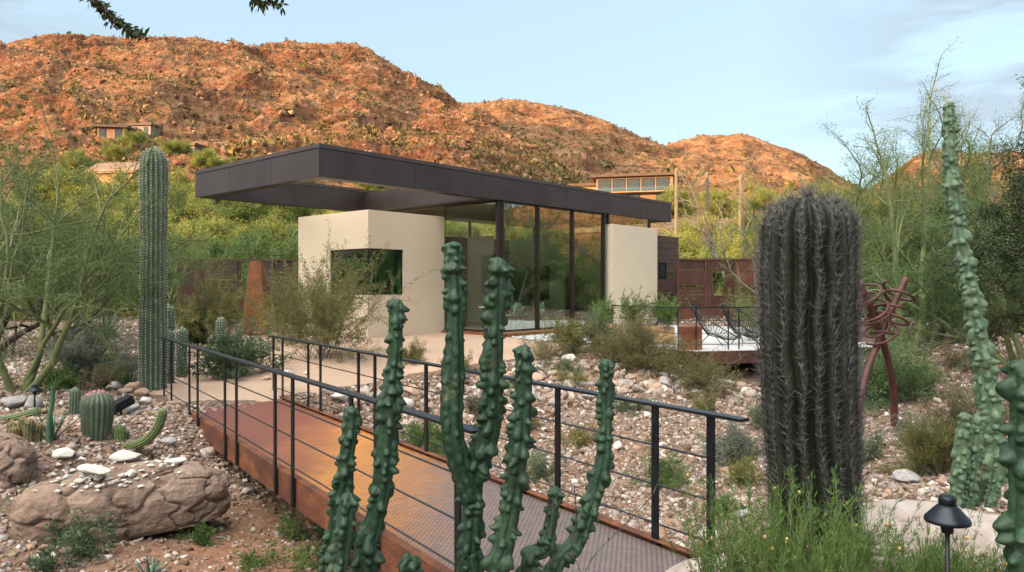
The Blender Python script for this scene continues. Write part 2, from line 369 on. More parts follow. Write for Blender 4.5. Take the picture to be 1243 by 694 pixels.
def az_of(px): return math.degrees(math.atan2(px-CX, F))
def el_of(px, y): return math.degrees(math.atan((CY-y)/math.hypot(F, px-CX)))
MTS = []
def mountain(name, tab, Rb, zb, daz, drow, seed, amp=1.0):
    """tab: rows (azimuth, crest elevation in degrees, crest distance)"""
    tab = np.array(tab); az = np.arange(tab[0, 0], tab[-1, 0], daz)
    el = np.interp(az, tab[:, 0], tab[:, 1]); Rc = np.interp(az, tab[:, 0], tab[:, 2])
    el = np.convolve(np.pad(el, 3, 'edge'), np.ones(7)/7, 'valid'); Rc = np.convolve(np.pad(Rc, 25, 'edge'), np.ones(51)/51, 'valid')
    rb = np.minimum(Rb, Rc*.7)
    nrow = int((Rc.max()-Rb)/drow*1.18)
    t = np.linspace(0, 1.18, nrow)
    A, T = np.meshgrid(np.radians(az), t, indexing='xy')
    rad = rb+(Rc-rb)*T
    x, y = rad*np.sin(A), rad*np.cos(A)
    zc = CZ+np.tan(np.radians(el))*Rc
    g = np.where(T < 1, .82*T+.18*T**2, 1-(T-1)*1.8-(T-1)**2*6)
    z = zb+(zc-zb)*g
    env = sstep(0, .12, T)*(1-.5*sstep(.82, .98, T))*np.clip((zc-zb)/90, .12, 1)*amp
    gully = -np.maximum(0, 1-np.abs(noise3(A*rad.mean()/34+.35*noise3(T*5, A*9, seed), T*1.1, seed))*3.6)*2.2*sstep(.1,.4,T)*(1-sstep(.8,1.,T))
    big = fbm(x/95+seed, y/95, 0, 3)*13+gully
    rd = (ridged(x/42+seed, y/42, 0, 4)-.55)*8
    mask = (sstep(.05, .4, fbm(x/55-seed, y/55, 4., 3))*.8+.12)*(.35+.65*sstep(.35, .8, T))+.5*sstep(.72, .97, T)
    crag = (ridged(x/13+seed, y/13, 0, 5)-.5)*5.0*mask+np.maximum(0, fbm(x/6, y/6, seed, 4))*7*mask
    small = (ridged(x/4.2, y/4.2, seed, 4)-.5)*1.5+fbm(x/1.9, y/1.9, seed+3, 4)*1.2
    z = z+env*(big+rd+crag*.9)+small*np.clip(env*1.5, 0, 1)
    if seed == 1.3: z = z+env*2.6*mask*np.round(fbm(x/30, y/30, 2., 3)*7)
    V = np.c_[x.ravel(), y.ravel(), z.ravel()]
    n0, n1 = x.shape; I = np.arange(n0*n1).reshape(n0, n1)
    q = np.stack([I[:-1,:-1], I[:-1,1:], I[1:,1:], I[1:,:-1]], -1).reshape(-1, 4)
    o = mesh_np(name, V, q, m_rock); tag(o, kind='structure')
    MTS.append((az, rb, Rc, t, z)); return o
tp = lambda L: [(az_of(p), el_of(p, y), r) for p, y, r in L]
mountain('mountain', tp([(-800,110,480),(-300,85,480),(-80,64,480),(0,60,480),(35,53,480),(80,45,480),(120,47,480),(180,43,480),(235,50,480),(260,54,480),(300,52,480),(340,56,480),(400,53,470),(430,56,455),(455,66,440),(470,78,430),(490,95,410),(530,108,380),(555,121,360),(572,126,345),(600,146,325),(640,176,300),(680,206,265),(740,256,210),(800,300,150)]), 96, 8, .1, 1.6, 1.3)
mountain('mountain', tp([(470,130,720),(540,126,720),(580,124,720),(590,123,720),(620,121,720),(660,127,700),(700,137,680),(740,152,670),(770,165,650),(800,178,640),(840,200,600),(900,240,500)]), 130, 9, .12, 3.0, 5.1)
mountain('mountain', tp([(720,215,850),(780,190,850),(812,174,850),(845,163,850),(870,165,850),(900,161,850),(930,172,840),(960,182,830),(990,199,800),(1015,214,780),(1060,235,700),(1120,250,600)]), 170, 10, .12, 3.5, 9.7)
mountain('mountain', tp([(990,262,420),(1030,245,430),(1070,222,450),(1095,203,460),(1112,188,460),(1140,184,460),(1180,190,460),(1243,186,460),(1330,190,460),(1500,215,450)])
         +[(52,5.6,450),(58,5.2,450),(66,5.4,450),(72,6.8,450),(76,7.2,450),(80,6.4,450),(84,5.2,440),(90,4.2,430),(100,4.6,430),(115,4.2,430),(130,3.,430)], 140, 6, .16, 2.6, 13.9)
def mountain_at(i, azq, T):
    az, rb, Rc, t, z = MTS[i]
    j = int(np.clip(np.searchsorted(az, azq), 0, len(az)-1)); k = int(np.clip(np.searchsorted(t, T), 0, len(t)-1))
    r = rb[j]+(Rc[j]-rb[j])*t[k]; a = math.radians(az[j]); return Vector((r*math.sin(a), r*math.cos(a), z[k, j]))
def mountain_px(i, px, py):
    a = az_of(px); az, rb, Rc, t, z = MTS[i]; j = int(np.clip(np.searchsorted(az, a), 0, len(az)-1))
    r = rb[j]+(Rc[j]-rb[j])*t; e = (z[:, j]-CZ)/r; tgt = math.tan(R(el_of(px, py)))
    k = int(np.argmax(e > tgt)); return Vector((r[k]*math.sin(R(az[j])), r[k]*math.cos(R(az[j])), z[k, j]))

# unseen ridge added behind left, shaped to keep the evening sun off the garden
hs_, hp_ = np.linspace(-215, -62, 60), np.linspace(-420, 150, 160)
S2, P2 = np.meshgrid(hs_, hp_, indexing='ij')
dh = Vector((sd.x, sd.y)).normalized(); pdv = (-.0+dh.y, -dh.x) if False else (dh.y, -dh.x)
if pdv[1] < 0: pdv = (-pdv[0], -pdv[1])
Hp = np.interp(P2, [-420,-200,10,22,42,60,75,100,150], [27,35,33,30.5,26,23.5,19,9,3])
prof = np.exp(-((S2+122)/30.)**2)
hz = np.where(True, Hp*prof, 0)+fbm(S2/14, P2/14, 0, 4)*1.6*prof-1.5*(1-prof)
hx, hy = -dh.x*S2+pdv[0]*P2, -dh.y*S2+pdv[1]*P2
I = np.arange(hx.size).reshape(hx.shape)
q = np.stack([I[:-1,:-1], I[1:,:-1], I[1:,1:], I[:-1,1:]], -1).reshape(-1, 4)
tag(mesh_np('hill', np.c_[hx.ravel(), hy.ravel(), hz.ravel()], q, m_rock, smooth=True), kind='structure')
# ------------------------------------------------------------------ materials of built things
m_stucco = m_noise('cream_stucco', [(.3, (.575,.485,.365)), (.7, (.62,.53,.405))], .7, 6, .9, bmp=.15, bdist=.01, bscale=60, spec=.2)
m_fascia = m_noise('bronze_metal', [(.3, (.050,.038,.037)), (.7, (.075,.058,.055))], .9, 4, .40, .6, bmp=.03, bscale=3)
m_cap = m_noise('bronze_cap', [(.3, (.068,.050,.048)), (.7, (.10,.076,.07))], 1, 3, .42, .6, bmp=.02)
m_soffit = m_noise('soffit_metal', [(.3, (.075,.06,.052)), (.7, (.10,.082,.07))], .8, 3, .5, .3, bmp=.02)
m_dark = m_noise('dark_steel', [(.3, (.018,.019,.022)), (.7, (.032,.034,.038))], 6, 4, .42, .7, bmp=.05, bscale=60)
m_rail = m_noise('blackened_steel', [(.3, (.013,.017,.023)), (.7, (.030,.037,.047))], 9, 5, .36, .75, bmp=.08, bscale=80)
m_bronze = m_noise('bronze_frame', [(.3, (.026,.018,.016)), (.7, (.042,.030,.026))], 6, 4, .45, .5, bmp=.04, bscale=60)
m_black = m_noise('black_matte', [(.3, (.012,.012,.013)), (.7, (.022,.022,.024))], 8, 3, .6, 0, bmp=.05)
m_brown = m_noise('brown_panel', [(.3, (.085,.045,.03)), (.7, (.12,.066,.044))], 2, 4, .5, bmp=.03)
m_plaster = m_noise('interior_plaster', [(.3, (.68,.62,.50)), (.7, (.74,.67,.55))], 2, 3, .85, bmp=.03)
m_floor = m_noise('polished_floor', [(.3, (.30,.23,.17)), (.7, (.40,.31,.23))], 1.5, 4, .3, bmp=.02)
m_concrete = m_noise('pale_concrete', [(.3, (.36,.37,.38)), (.7, (.47,.48,.49))], 3, 6, .8, bmp=.12, bscale=40)
m_shell = m_noise('pale_chair_shell', [(.3, (.70,.80,.73)), (.7, (.76,.84,.78))], 3, 3, .4, bmp=0)
m_tan = m_noise('tan_plaster', [(.3, (.34,.20,.10)), (.7, (.46,.28,.15))], 3, 4, .85, bmp=.1, bscale=30)
m_tile = m_noise('roof_tile', [(.3, (.17,.12,.09)), (.7, (.26,.19,.15))], 1, 3, .9, bmp=.05)
m_white = m_noise('white_paint', [(.3, (.66,.66,.64)), (.7, (.74,.74,.72))], 3, 3, .6, bmp=.02)

def m_rustmat(name, dark, mid, light, scale=3., rough=.75, metal=.25, bmp=.25, stretch=(1,1,1)):
    m, nt, b = mat_new(name); c = coord(nt, 'Object', stretch)
    f1, f2 = noise(nt, c, scale, 8, .65), noise(nt, c, scale*9, 6, .7)
    mm = nd(nt, 'ShaderNodeMath', operation='MULTIPLY_ADD'); mm.inputs[1].default_value = .35; nt.links.new(f2, mm.inputs[0])
    sc = nd(nt, 'ShaderNodeMath', operation='MULTIPLY'); sc.inputs[1].default_value = .68; nt.links.new(f1, sc.inputs[0]); nt.links.new(sc.outputs[0], mm.inputs[2])
    r = ramp(nt, [(.36, dark), (.5, mid), (.68, light)]); nt.links.new(mm.outputs[0], r.inputs[0])
    nt.links.new(r.outputs[0], b.inputs['Base Color']); b.inputs['Roughness'].default_value = rough; b.inputs['Metallic'].default_value = metal
    bump(nt, b, f2, bmp, .006); return m
m_rust = m_rustmat('rusty_steel', (.10,.032,.016), (.20,.068,.030), (.34,.135,.05))
m_rust_orange = m_rustmat('orange_rust', (.085,.030,.017), (.17,.058,.025), (.33,.125,.04), 2.6)
m_beam = m_rustmat('beam_rust', (.045,.018,.013), (.105,.036,.019), (.24,.085,.028), 2.0, .75, .2, .3, (1,1,2.2))
m_corten = m_rustmat('dark_corten', (.030,.014,.012), (.060,.025,.019), (.11,.044,.030), 1.6, .7, .2)
m_corten2 = m_rustmat('black_corten', (.022,.013,.012), (.042,.021,.017), (.075,.034,.025), 1.6, .7, .2)
m_corten3 = m_rustmat('red_corten', (.06,.024,.017), (.115,.042,.027), (.18,.066,.038), 1.6, .7, .2)
m_sculpt = m_rustmat('painted_rust', (.040,.017,.016), (.075,.027,.023), (.12,.045,.036), 5, .6, .2)
m_plank = m_rustmat('stained_plank', (.040,.022,.016), (.082,.046,.034), (.14,.085,.063), 1.2, .7, 0., .2, (1,1,7))

def m_glass(name, tint, ior=.1):
    m, nt, b = mat_new(name); nt.nodes.remove(b)
    tr = nt.nodes.new('ShaderNodeBsdfTransparent'); tr.inputs[0].default_value = (*tint, 1)
    gl = nt.nodes.new('ShaderNodeBsdfGlossy'); gl.inputs['Roughness'].default_value = .0
    gl.inputs[0].default_value = (.95, .97, .95, 1)
    lw = nt.nodes.new('ShaderNodeLayerWeight'); lw.inputs[0].default_value = .5
    p5 = nd(nt, 'ShaderNodeMath', operation='POWER'); p5.inputs[1].default_value = 5; nt.links.new(lw.outputs['Facing'], p5.inputs[0])
    fr = nd(nt, 'ShaderNodeMath', operation='MULTIPLY_ADD'); fr.inputs[1].default_value = 1-ior; fr.inputs[2].default_value = ior; nt.links.new(p5.outputs[0], fr.inputs[0])
    n = noise(nt, coord(nt), .5, 2); bp = nt.nodes.new('ShaderNodeBump'); bp.inputs['Strength'].default_value = .02; bp.inputs['Distance'].default_value = .03
    nt.links.new(n, bp.inputs['Height']); nt.links.new(bp.outputs[0], gl.inputs['Normal'])
    mx = nt.nodes.new('ShaderNodeMixShader'); nt.links.new(fr.outputs[0], mx.inputs[0]); nt.links.new(tr.outputs[0], mx.inputs[1]); nt.links.new(gl.outputs[0], mx.inputs[2])
    nt.links.new(mx.outputs[0], nt.nodes['Material Output'].inputs[0]); return m
m_pane = m_glass('green_glass', (.74,.84,.77), .28)
m_pane_dark = m_glass('deep_green_glass', (.44,.68,.57), .11)
m_pane_clear = m_glass('clear_glass', (.93,.98,.94), .05)

# ------------------------------------------------------------------ the house
HO = Vector((-4.69, 18.0, 0)); HR = math.atan2(.749, .663)
Uv, Vv = Vector((math.cos(HR), math.sin(HR), 0)), Vector((-math.sin(HR), math.cos(HR), 0))
def H(u, v, z=0): return HO+Uv*u+Vv*v+Vector((0, 0, z))
house = empty('house', HO, HR, 'low modern house with cream walls, tall glazing and a wide overhanging flat bronze roof', 'house')
L_, M_, ZB, ZT = 17.1, 6.5, 4.62, 5.43
rf = MB()
rf.box(0, 17.1, 0, .34, ZB, ZT-.1).box(0, .34, .34, M_-.34, ZB, ZT-.1).box(0, 17.1, M_-.34, M_, ZB, ZT-.1).box(6.0, 17.1, .34, M_-.34, ZB+.03, ZT-.14)
roof = rf.build('roof', m_fascia, house)
sf = MB(); sf.box(6.02, 17.08, .36, M_-.36, ZB+.004, ZB+.028); sf.build('soffit', m_soffit, roof)
MB().box(6.7, 15.4, .3, 5.9, ZB-.012, ZB-.002).build('ceiling', m_noise('cedar_ceiling', [(.3,(.34,.25,.17)),(.7,(.44,.33,.23))], 2, 4, .6, bmp=.02), house)
cp = MB(); cp.box(-.025, 17.125, -.025, .36, ZT-.1, ZT).box(-.025, .36, .36, M_-.36, ZT-.1, ZT).box(-.025, 17.125, M_-.36, M_+.025, ZT-.1, ZT).box(17.125-.385, 17.125, .36, M_-.36, ZT-.1, ZT)
cp.build('roof_cap', m_cap, roof)
fp = MB()                                              # fascia sheets with open joints
us = [0.0, 3.05, 6.05, 9.9, 12.6, 15.2, 17.1]
for a, c in zip(us[:-1], us[1:]): fp.box(a+.006, c-.006, -.012, -.001, ZB+.004, ZT-.135)
vs = [0, 2.2, 4.4, 6.5]
for a, c in zip(vs[:-1], vs[1:]): fp.box(-.012, -.001, a+.006, c-.006, ZB+.004, ZT-.135)
fp.build('fascia_sheets', m_fascia, roof)

BU0, BV0, BV1, G0, G1 = 3.37, 2.49, 6.26, .34, 4.25
wl = MB()
def wall_u(u0, u1, v0, v1, z0, z1): wl.box(u0, u1, v0, v1, z0, z1)
wl.box(BU0, 4.75, BV0, BV0+.3, G0, 1.68).box(BU0, 4.75, BV0, BV0+.3, 3.09, G1).box(4.75, 6.5, BV0, BV0+.3, G0, G1)
wl.box(BU0, BU0+.3, BV0+.3, 4.47, G0, 1.68).box(BU0, BU0+.3, BV0+.3, 4.47, 3.09, G1).box(BU0, BU0+.3, 4.47, BV1, G0, G1)
wl.box(BU0+.3, 6.9, BV1-.3, BV1, G0, 1.5).box(BU0+.3, 3.8, BV1-.3, BV1, 1.5, 3.0).box(6.4, 6.9, BV1-.3, BV1, 1.5, 3.0).box(BU0+.3, 6.9, BV1-.3, BV1, 3.0, G1)
wl.box(BU0+.3, 6.5, BV0+.3, BV1-.3, G1-.12, G1-.004)
wl.build('wall', m_stucco, house)
pl = MB(); pl.box(BU0+.03, 6.49, BV0+.03, BV0+.2, .1, G0).box(BU0+.03, BU0+.2, BV0+.2, BV1-.03, .1, G0); pl.build('plinth', m_black, house)  # recessed base, coloured black to draw the shadow line under the walls
bf = MB(); bf.box(BU0+.3, 6.5, BV0+.3, BV1-.3, .42, .5); bf.build('room_floor', m_floor, house)
# corner window
cw = MB(); fz = .035
cw.box(BU0+.06, 4.75, BV0+.06, BV0+.12, 1.68, 1.68+fz).box(BU0+.06, 4.75, BV0+.06, BV0+.12, 3.09-fz, 3.09).box(4.75-fz, 4.75, BV0+.06, BV0+.12, 1.68+fz, 3.09-fz)
cw.box(BU0+.06, BU0+.12, BV0+.12, 4.47, 1.68, 1.68+fz).box(BU0+.06, BU0+.12, BV0+.12, 4.47, 3.09-fz, 3.09).box(BU0+.06, BU0+.12, 4.47-fz, 4.47, 1.68+fz, 3.09-fz).box(BU0+.07, BU0+.11, BV0+.07, BV0+.11, 1.68+fz, 3.09-fz)
win = cw.build('window', m_dark, house)
MB().box(BU0+.11, 4.75-fz, BV0+.085, BV0+.095, 1.68+fz, 3.09-fz).build('pane', m_pane_dark, win)
MB().box(BU0+.085, BU0+.095, BV0+.11, 4.47-fz, 1.68+fz, 3.09-fz).build('pane', m_pane_dark, win)
rw = MB(); rw.box(3.8, 3.85, BV1-.18, BV1-.12, 1.5, 3.0).box(6.35, 6.4, BV1-.18, BV1-.12, 1.5, 3.0).box(3.85, 6.35, BV1-.18, BV1-.12, 1.5, 1.55).box(3.85, 6.35, BV1-.18, BV1-.12, 2.95, 3.0)
w2 = rw.build('window', m_dark, house); MB().box(3.85, 6.35, BV1-.155, BV1-.145, 1.55, 2.95).build('pane', m_pane_clear, w2)
# right hand wall
w3 = MB(); w3.box(12.54, 15.78, -.12, .2, G0, G1).box(15.48, 15.78, .2, 6.2, G0, G1); w3.build('wall', m_stucco, house, bevel=.012)
MB().box(12.6, 15.7, -.09, .15, .05, G0).build('plinth', m_black, house)
# platform and kerb
MB().box(6.5, 15.48, .04, 6.2, .2, .5).build('floor_slab', m_floor, house)
kb = MB(); kb.box(6.44, 12.5, -.3, .04, .22, .47).box(6.36, 6.5, -.3, 2.49, .22, .49); kb.build('steel_kerb', m_rust, house)
# front glazing
cm = MB(); cm.box(6.46, 6.56, 0.04, .14, .5, ZB).box(6.66, 6.74, .04, .14, .5, ZB).box(6.56, 6.66, .06, .12, .5, ZB); cm.build('corner_column', m_bronze, house)
for u in (8.45, 10.35, 12.27):
    MB().box(u-.035, u+.035, .02, .19, .5, ZB).build('mullion', m_bronze, house)
MB().box(6.74, 12.5, .06, .14, ZB-.06, ZB-.002).build('glazing_frame', m_bronze, house); fr = MB(); fr.box(6.74, 12.5, .06, .14, .5, .56)
gfr = fr.build('glazing_frame', m_bronze, house); fr = MB()
MB().box(6.48, 6.54, .14, 2.49, ZB-.06, ZB-.002).build('glazing_frame', m_bronze, house); fr.box(6.48, 6.54, .14, 2.49, .5, .56); gfr = fr.build('glazing_frame', m_bronze, house)
for a, c in ((6.74, 8.415), (8.485, 10.315), (10.385, 12.235), (12.305, 12.53)):
    MB().box(a, c, .095, .107, .56, ZB-.06).build('glass_pane', m_pane, house)
MB().box(6.505, 6.517, .14, 2.44, .56, ZB-.06).build('glass_pane', m_pane_clear, house)
eb = MB(); eb.box(6.5, 6.525, 2.44, 2.485, .5, ZB); eb.build('glass_edge', m_pane_dark, house)
for u in (12.53, 15.45): MB().box(u-.04, u+.04, .02, .12, G1+.002, ZB).build('mullion', m_bronze, house)
MB().box(12.57, 15.41, .06, .075, G1+.002, ZB).build('clerestory_pane', m_pane, house)
# clerestory over the cream box
ct = MB()
for u in (BU0+.5, 6.4): ct.box(u, u+.06, BV0+.62, BV0+.68, G1, ZB+.03)
# back wall with clerestory
bw = MB(); bw.box(6.9, 15.48, 5.95, 6.2, .3, 3.92); bw.build('back_wall', m_plaster, house)
wc = MB(); wc.box(6.9, 15.4, 5.50, 5.94, .5, 1.5); wc.build('cabinet_base', m_brown, house)
MB().box(6.9, 15.4, 5.9, 5.947, 3.32, 3.92).build('header_panel', m_brown, house)
for i, u in enumerate((6.95, 9.1, 11.3, 13.4, 15.44)): MB().box(u-.04, u+.04, 6.02, 6.12, 3.92, ZB).build('mullion', m_bronze, house)
MB().box(6.99, 15.4, 6.065, 6.075, 3.92, ZB).build('clerestory_pane', m_pane_clear, house)
gw = MB(); gw.box(8.2, 9.5, 5.93, 5.949, 1.72, 2.95); gw.build('green_panel', m_noise('green_glass_panel', [(.3,(.05,.16,.11)),(.7,(.07,.2,.14))], 2, 2, .15, bmp=0), house)
pt = MB(); pt.box(13.1, 13.25, 2.6, 5.5, .5, 3.9); pt.build('partition', m_plaster, house)
MB().box(13.06, 13.097, 3.3, 4.6, 1.4, 2.75).build('screen', m_black, house)
MB().box(10.6, 10.75, 4.2, 5.5, .5, 3.9).build('partition', m_plaster, house)
MB().box(9.7, 13.0, 5.86, 5.93, 1.502, 3.318).build('wood_panel', m_brown, house)

# dark timber wall at the far end
pk = empty('plank_wall', H(15.8, 1.0), HR, 'dark stained horizontal plank wall at the right end of the cream house', 'wall')
z = .1
for i in range(15):
    MB().box(0 if i not in (8,9) else 0, 3.75, 0, .25, z+.004, z+.266).build('plank', m_plank, pk); z += .27
wf = MB(); wf.box(2.0, 2.62, -.03, -.002, 2.3, 2.38).box(2.0, 2.62, -.03, -.002, 2.9, 2.98).box(2.0, 2.07, -.03, -.002, 2.38, 2.9).box(2.55, 2.62, -.03, -.002, 2.38, 2.9)
wf_ = wf.build('window', m_dark, pk); MB().box(2.07, 2.55, -.012, -.004, 2.38, 2.9).build('pane', m_black, wf_)

# furniture inside
def dining_chair(loc, rz, label):
    t = empty('dining_chair', loc, rz, label, 'chair', 'pale dining chairs behind the glass')
    n = 9; V = []; 
    for j in range(8):
        f = j/7
        for i in range(n):
            a = -1+2*i/(n-1)
            y = -.24+.42*min(f*2, 1)+max(0, f-.5)*.16; zz = .45+(0 if f < .5 else (f-.5)*2*.42)
            V.append((a*(.27-.05*max(0, f-.6)), y+a*a*(-.10 if f > .4 else 0), zz+a*a*.05))
    I = np.arange(8*n).reshape(8, n); q = np.stack([I[:-1,:-1], I[:-1,1:], I[1:,1:], I[1:,:-1]], -1).reshape(-1, 4)
    s = mesh_np('shell', V, q, m_shell, t, True); sm = s.modifiers.new('Solidify', 'SOLIDIFY'); sm.thickness = .03
    for sx in (-1, 1):
        for sy in (-1, 1): MB().tube([(sx*.2, sy*.16, .44), (sx*.24, sy*.24, 0)], .012, 6).build('leg', m_dark, t)
    return t
dining_chair(H(8.25, .95, .5), HR+.25+math.pi, 'pale green shell chair just behind the glass, back turned to the garden')
dining_chair(H(9.6, .85, .5), HR+1.5, 'pale green shell chair seen edge on beside the dining table')
tb = empty('dining_table', H(9.0, 1.75, .5), HR, 'dark dining table inside behind the pale chairs', 'table')
MB().box(-1.1, 1.1, -.5, .5, .70, .74).build('table_top', m_shell, tb)
for sx in (-.95, .95):
    for sy in (-.4, .4): MB().box(sx-.03, sx+.03, sy-.03, sy+.03, 0, .70).build('leg', m_dark, tb)
pv = empty('vase', H(9.3, 1.8, 1.24), 0, 'small vase of leafy stems standing on the dining table', 'vase')
MB().lathe([(.05,0),(.09,.06),(.09,.16),(.05,.22),(.06,.24)], 14).build('pot', m_black, pv, True)
ws = MB(); rr_ = random.Random(4)
for i in range(14):
    a = rr_.uniform(0, 6.28); t = rr_.uniform(.1, .35)
    ws.tube([(0,0,.2), (math.cos(a)*t*.5, math.sin(a)*t*.5, .4), (math.cos(a)*t, math.sin(a)*t, .38+rr_.uniform(0,.2))], [.006,.01,.016], 4)
ws.build('stems', m_noise('vase_leaf', [(.3,(.03,.07,.03)),(.7,(.06,.11,.05))], 9, 2), pv)
# driftwood sculpture on the sill of the corner window
sc = MB(); o = H(4.1, 2.95, 1.68)
sc.tube([(-.75,0,.06),(-.35,.02,.14),(0,0,.1),(.35,.02,.16),(.62,0,.1)], [.03,.05,.06,.05,.03], 8)
sc.tube([(0,0,.1),(.02,.02,.4),(-.02,.03,.66)], [.06,.045,.02], 8).tube([(-.35,.02,.12),(-.2,.02,.28),(-.02,.02,.34)], [.03,.03,.02], 7)
sc.tube([(.05,0,.28),(.3,0,.3),(.6,.0,.27)], [.03,.028,.015], 7).tube([(.3,0,.15),(.42,-.02,.05),(.5,-.02,-.0)], [.03,.025,.02], 7).tube([(-.5,0,.1),(-.6,0,.03),(-.64,0,-.0)], [.03,.025,.02], 7)
d = sc.build('driftwood', m_black, None, True); d.location = o; d.rotation_euler = (0, 0, HR)
tag(d, 'black branching driftwood sculpture standing in the corner window', 'sculpture')
dsh = MB().box(-.85, .85, -.16, .16, -.06, 0).build('shelf', m_plaster); dsh.location = o; dsh.rotation_euler = (0,0,HR); dsh.parent = house; dsh.matrix_parent_inverse = Matrix.Identity(4)
dsh.location = (4.1, 2.95, 1.675); dsh.rotation_euler = (0,0,0)

# ------------------------------------------------------------------ terrace and its railing
ter = empty('terrace', (0,0,0), 0, 'pale concrete terrace slab with rusted steel edge in front of the tall glazing', 'terrace')
TP = [(-.05,22.2),(.75,20.75),(2.75,19.55),(4.35,17.35),(6.2,17.75),(10.5,18.9),(11.5,24),(6.2,30.1)]
MB().prism(TP, .36, .42).build('slab', m_concrete, ter)
eg = MB()
for (a, c) in zip(TP[:6], TP[1:7]):
    A, B = Vector((*a, .26)), Vector((*c, .26)); dd = (B-A).normalized(); nrm = Vector((dd.y, -dd.x, 0))*.012
    eg.bar(A+nrm, B+nrm, .016, .30)
eg.build('steel_edge', m_corten, ter)
ft = MB()
for x, y in ((5.0,18.2),(7.5,18.9),(9.8,19.6)): ft.box(x-.15, x+.15, y-.15, y+.15, -.9, .36)
ft.build('footing', m_concrete, ter)
RL = [W(743, 371, 19.6), W(823, 374, 17.55), W(845, 374, 17.6), W(884, 375, 17.75), W(897, 375, 17.85), W(948, 375, 18.3), W(1000, 375, 18.9)]
tr = empty('terrace_railing', (0,0,0), 0, 'thin dark steel railing along the edge of the concrete terrace', 'railing')
for p in RL: MB().bar((p.x, p.y, .12), (p.x, p.y, 1.42), .06, .02, (1,0,0)).build('post', m_rail, tr)
hb = MB(); rb = MB()
for a, c in zip(RL[:-1], RL[1:]):
    hb.bar((a.x, a.y, 1.435), (c.x, c.y, 1.435), .06, .025)
    for zz in (1.12, .82, .55): rb.tube([(a.x, a.y, zz), (c.x, c.y, zz)], .007, 6)
hb.build('handrail', m_rail, tr); rb.build('rods', m_rail, tr)
bk = MB(); bk.box(-.24, .24, -.2, .2, -.75, .60); o = bk.build('planter', m_rust_orange, bevel=.02); o.location = (W(838,400,17.9).x, 17.9, .38)
tag(o, 'orange rusted square steel planter block at the corner of the terrace', 'planter')
o = MB().box(-.4, .4, -.3, .3, 0, .45).build('planter', m_tan, bevel=.03); o.location = (W(800,400,19.6).x, 19.8, .42)
tag(o, 'low tan plastered block on the terrace between the two railing corners', 'planter')

def cord_chair(loc, rz, label):
    t = empty('lounge_chair', loc, rz, label, 'lounge chair', 'black cord lounge chairs on the terrace')
    def pt(a, f):   # oval loop (f=1) to seat ring (f=0)
        big = Vector((.42*math.cos(a), .30*math.sin(a)-.02+.36*math.sin(a), .62+.42*math.sin(a)))
        sm = Vector((.17*math.cos(a), .05+.14*math.sin(a), .24+.03*math.sin(a)))
        p = sm.lerp(big, f); p.z -= .10*math.sin(math.pi*f)*.8; return p
    N = 40; AL = [2*math.pi*i/N for i in range(N+1)]
    m = MB(); m.tube([pt(a, 1) for a in AL], .016, 6).tube([pt(a, 0) for a in AL], .012, 6); m.build('frame', m_black, t)
    m = MB()
    for a in [2*math.pi*i/52 for i in range(52)]: m.tube([pt(a, f) for f in (0, .3, .6, 1)], .007, 4, False)
    m.build('cords', m_black, t)
    for sx, sy in ((-1,-1),(1,-1),(0,1)): MB().tube([(sx*.15, .05+sy*.1, .24), (sx*.3, .05+sy*.34, 0)], .012, 6).build('leg', m_black, t)
    return t
p = W(775, 398, 19.9); cord_chair((p.x+.25, 20.3, .42), R(-35), 'black cord lounge chair in front of the right cream wall')
p = W(866, 395, 19.4); cord_chair((p.x, 19.3, .42), R(60), 'black cord lounge chair tipped towards the railing posts, just right of the orange planter')
p = W(903, 395, 19.6); cord_chair((p.x, 19.7, .42), R(115), 'black cord lounge chair farthest along the terrace beside the giant barrel cactus')

# ------------------------------------------------------------------ patchwork steel screens
def steel_screen(x0, x1, y0, y1, z0, z1, seed, m_a, m_b, label, holes=True):
    t = empty('steel_screen', (x0, y0, 0), math.atan2(y1-y0, x1-x0), label, 'steel fence')
    Ln = math.hypot(x1-x0, y1-y0); r = random.Random(seed); u = 0
    fr = MB(); fr.box(0, Ln, -.05, .05, z1-.06, z1)
    while u < Ln-.2:
        w = min(r.uniform(.7, 1.5), Ln-u)
        if Ln-u-w < .4: w = Ln-u
        fr.box(u-.03, u+.03, -.045, .045, z0, z1-.06); zz = z0
        while zz < z1-.1:
            h = min(r.uniform(.35, 1.05), z1-.06-zz)
            if z1-.06-zz-h < .2: h = z1-.06-zz
            k = r.random()
            if holes and k < .2 and zz > z0+.5 and h > .3:
                ww = w*r.uniform(.25, .4); uu = u+r.uniform(.05, w-ww-.05)
                yo = r.uniform(-.02, .02)
                MB().box(u+.034, uu, yo-.01, yo+.01, zz+.02, zz+h-.02).build('steel_panel', m_a, t)
                MB().box(uu+ww, u+w-.034, yo-.01, yo+.01, zz+.02, zz+h-.02).build('steel_panel', m_a, t)
            else:
                sub = r.random() < .25
                m = MB(); yo = r.choice([-.04, -.015, .01, .03])
                if sub:
                    n = 5
                    for i in range(n): m.box(u+.034, u+w-.034, yo-.008, yo+.008, zz+.02+i*(h-.04)/n, zz+.02+(i+.78)*(h-.04)/n)
                else: m.box(u+.034, u+w-.034, yo-.01, yo+.01, zz+.012, zz+h-.012)
                m.build('steel_panel', m_a if r.random() < .65 else m_b, t)
            zz += h
        u += w
    fr.box(Ln-.03, Ln+.03, -.045, .045, z0, z1-.06); fr.build('post_frame', m_b, t); return t
steel_screen(7.1, 18.2, 31.6, 32.4, .2, 3.14, 5, m_corten, m_corten3, 'rusted steel panel screen right of the plank wall with small square openings')
steel_screen(-13.3, -7.6, 29.3, 29.3, .2, 3.02, 11, m_corten2, m_corten, 'blackened steel panel screen behind the rust obelisk left of the house', True)

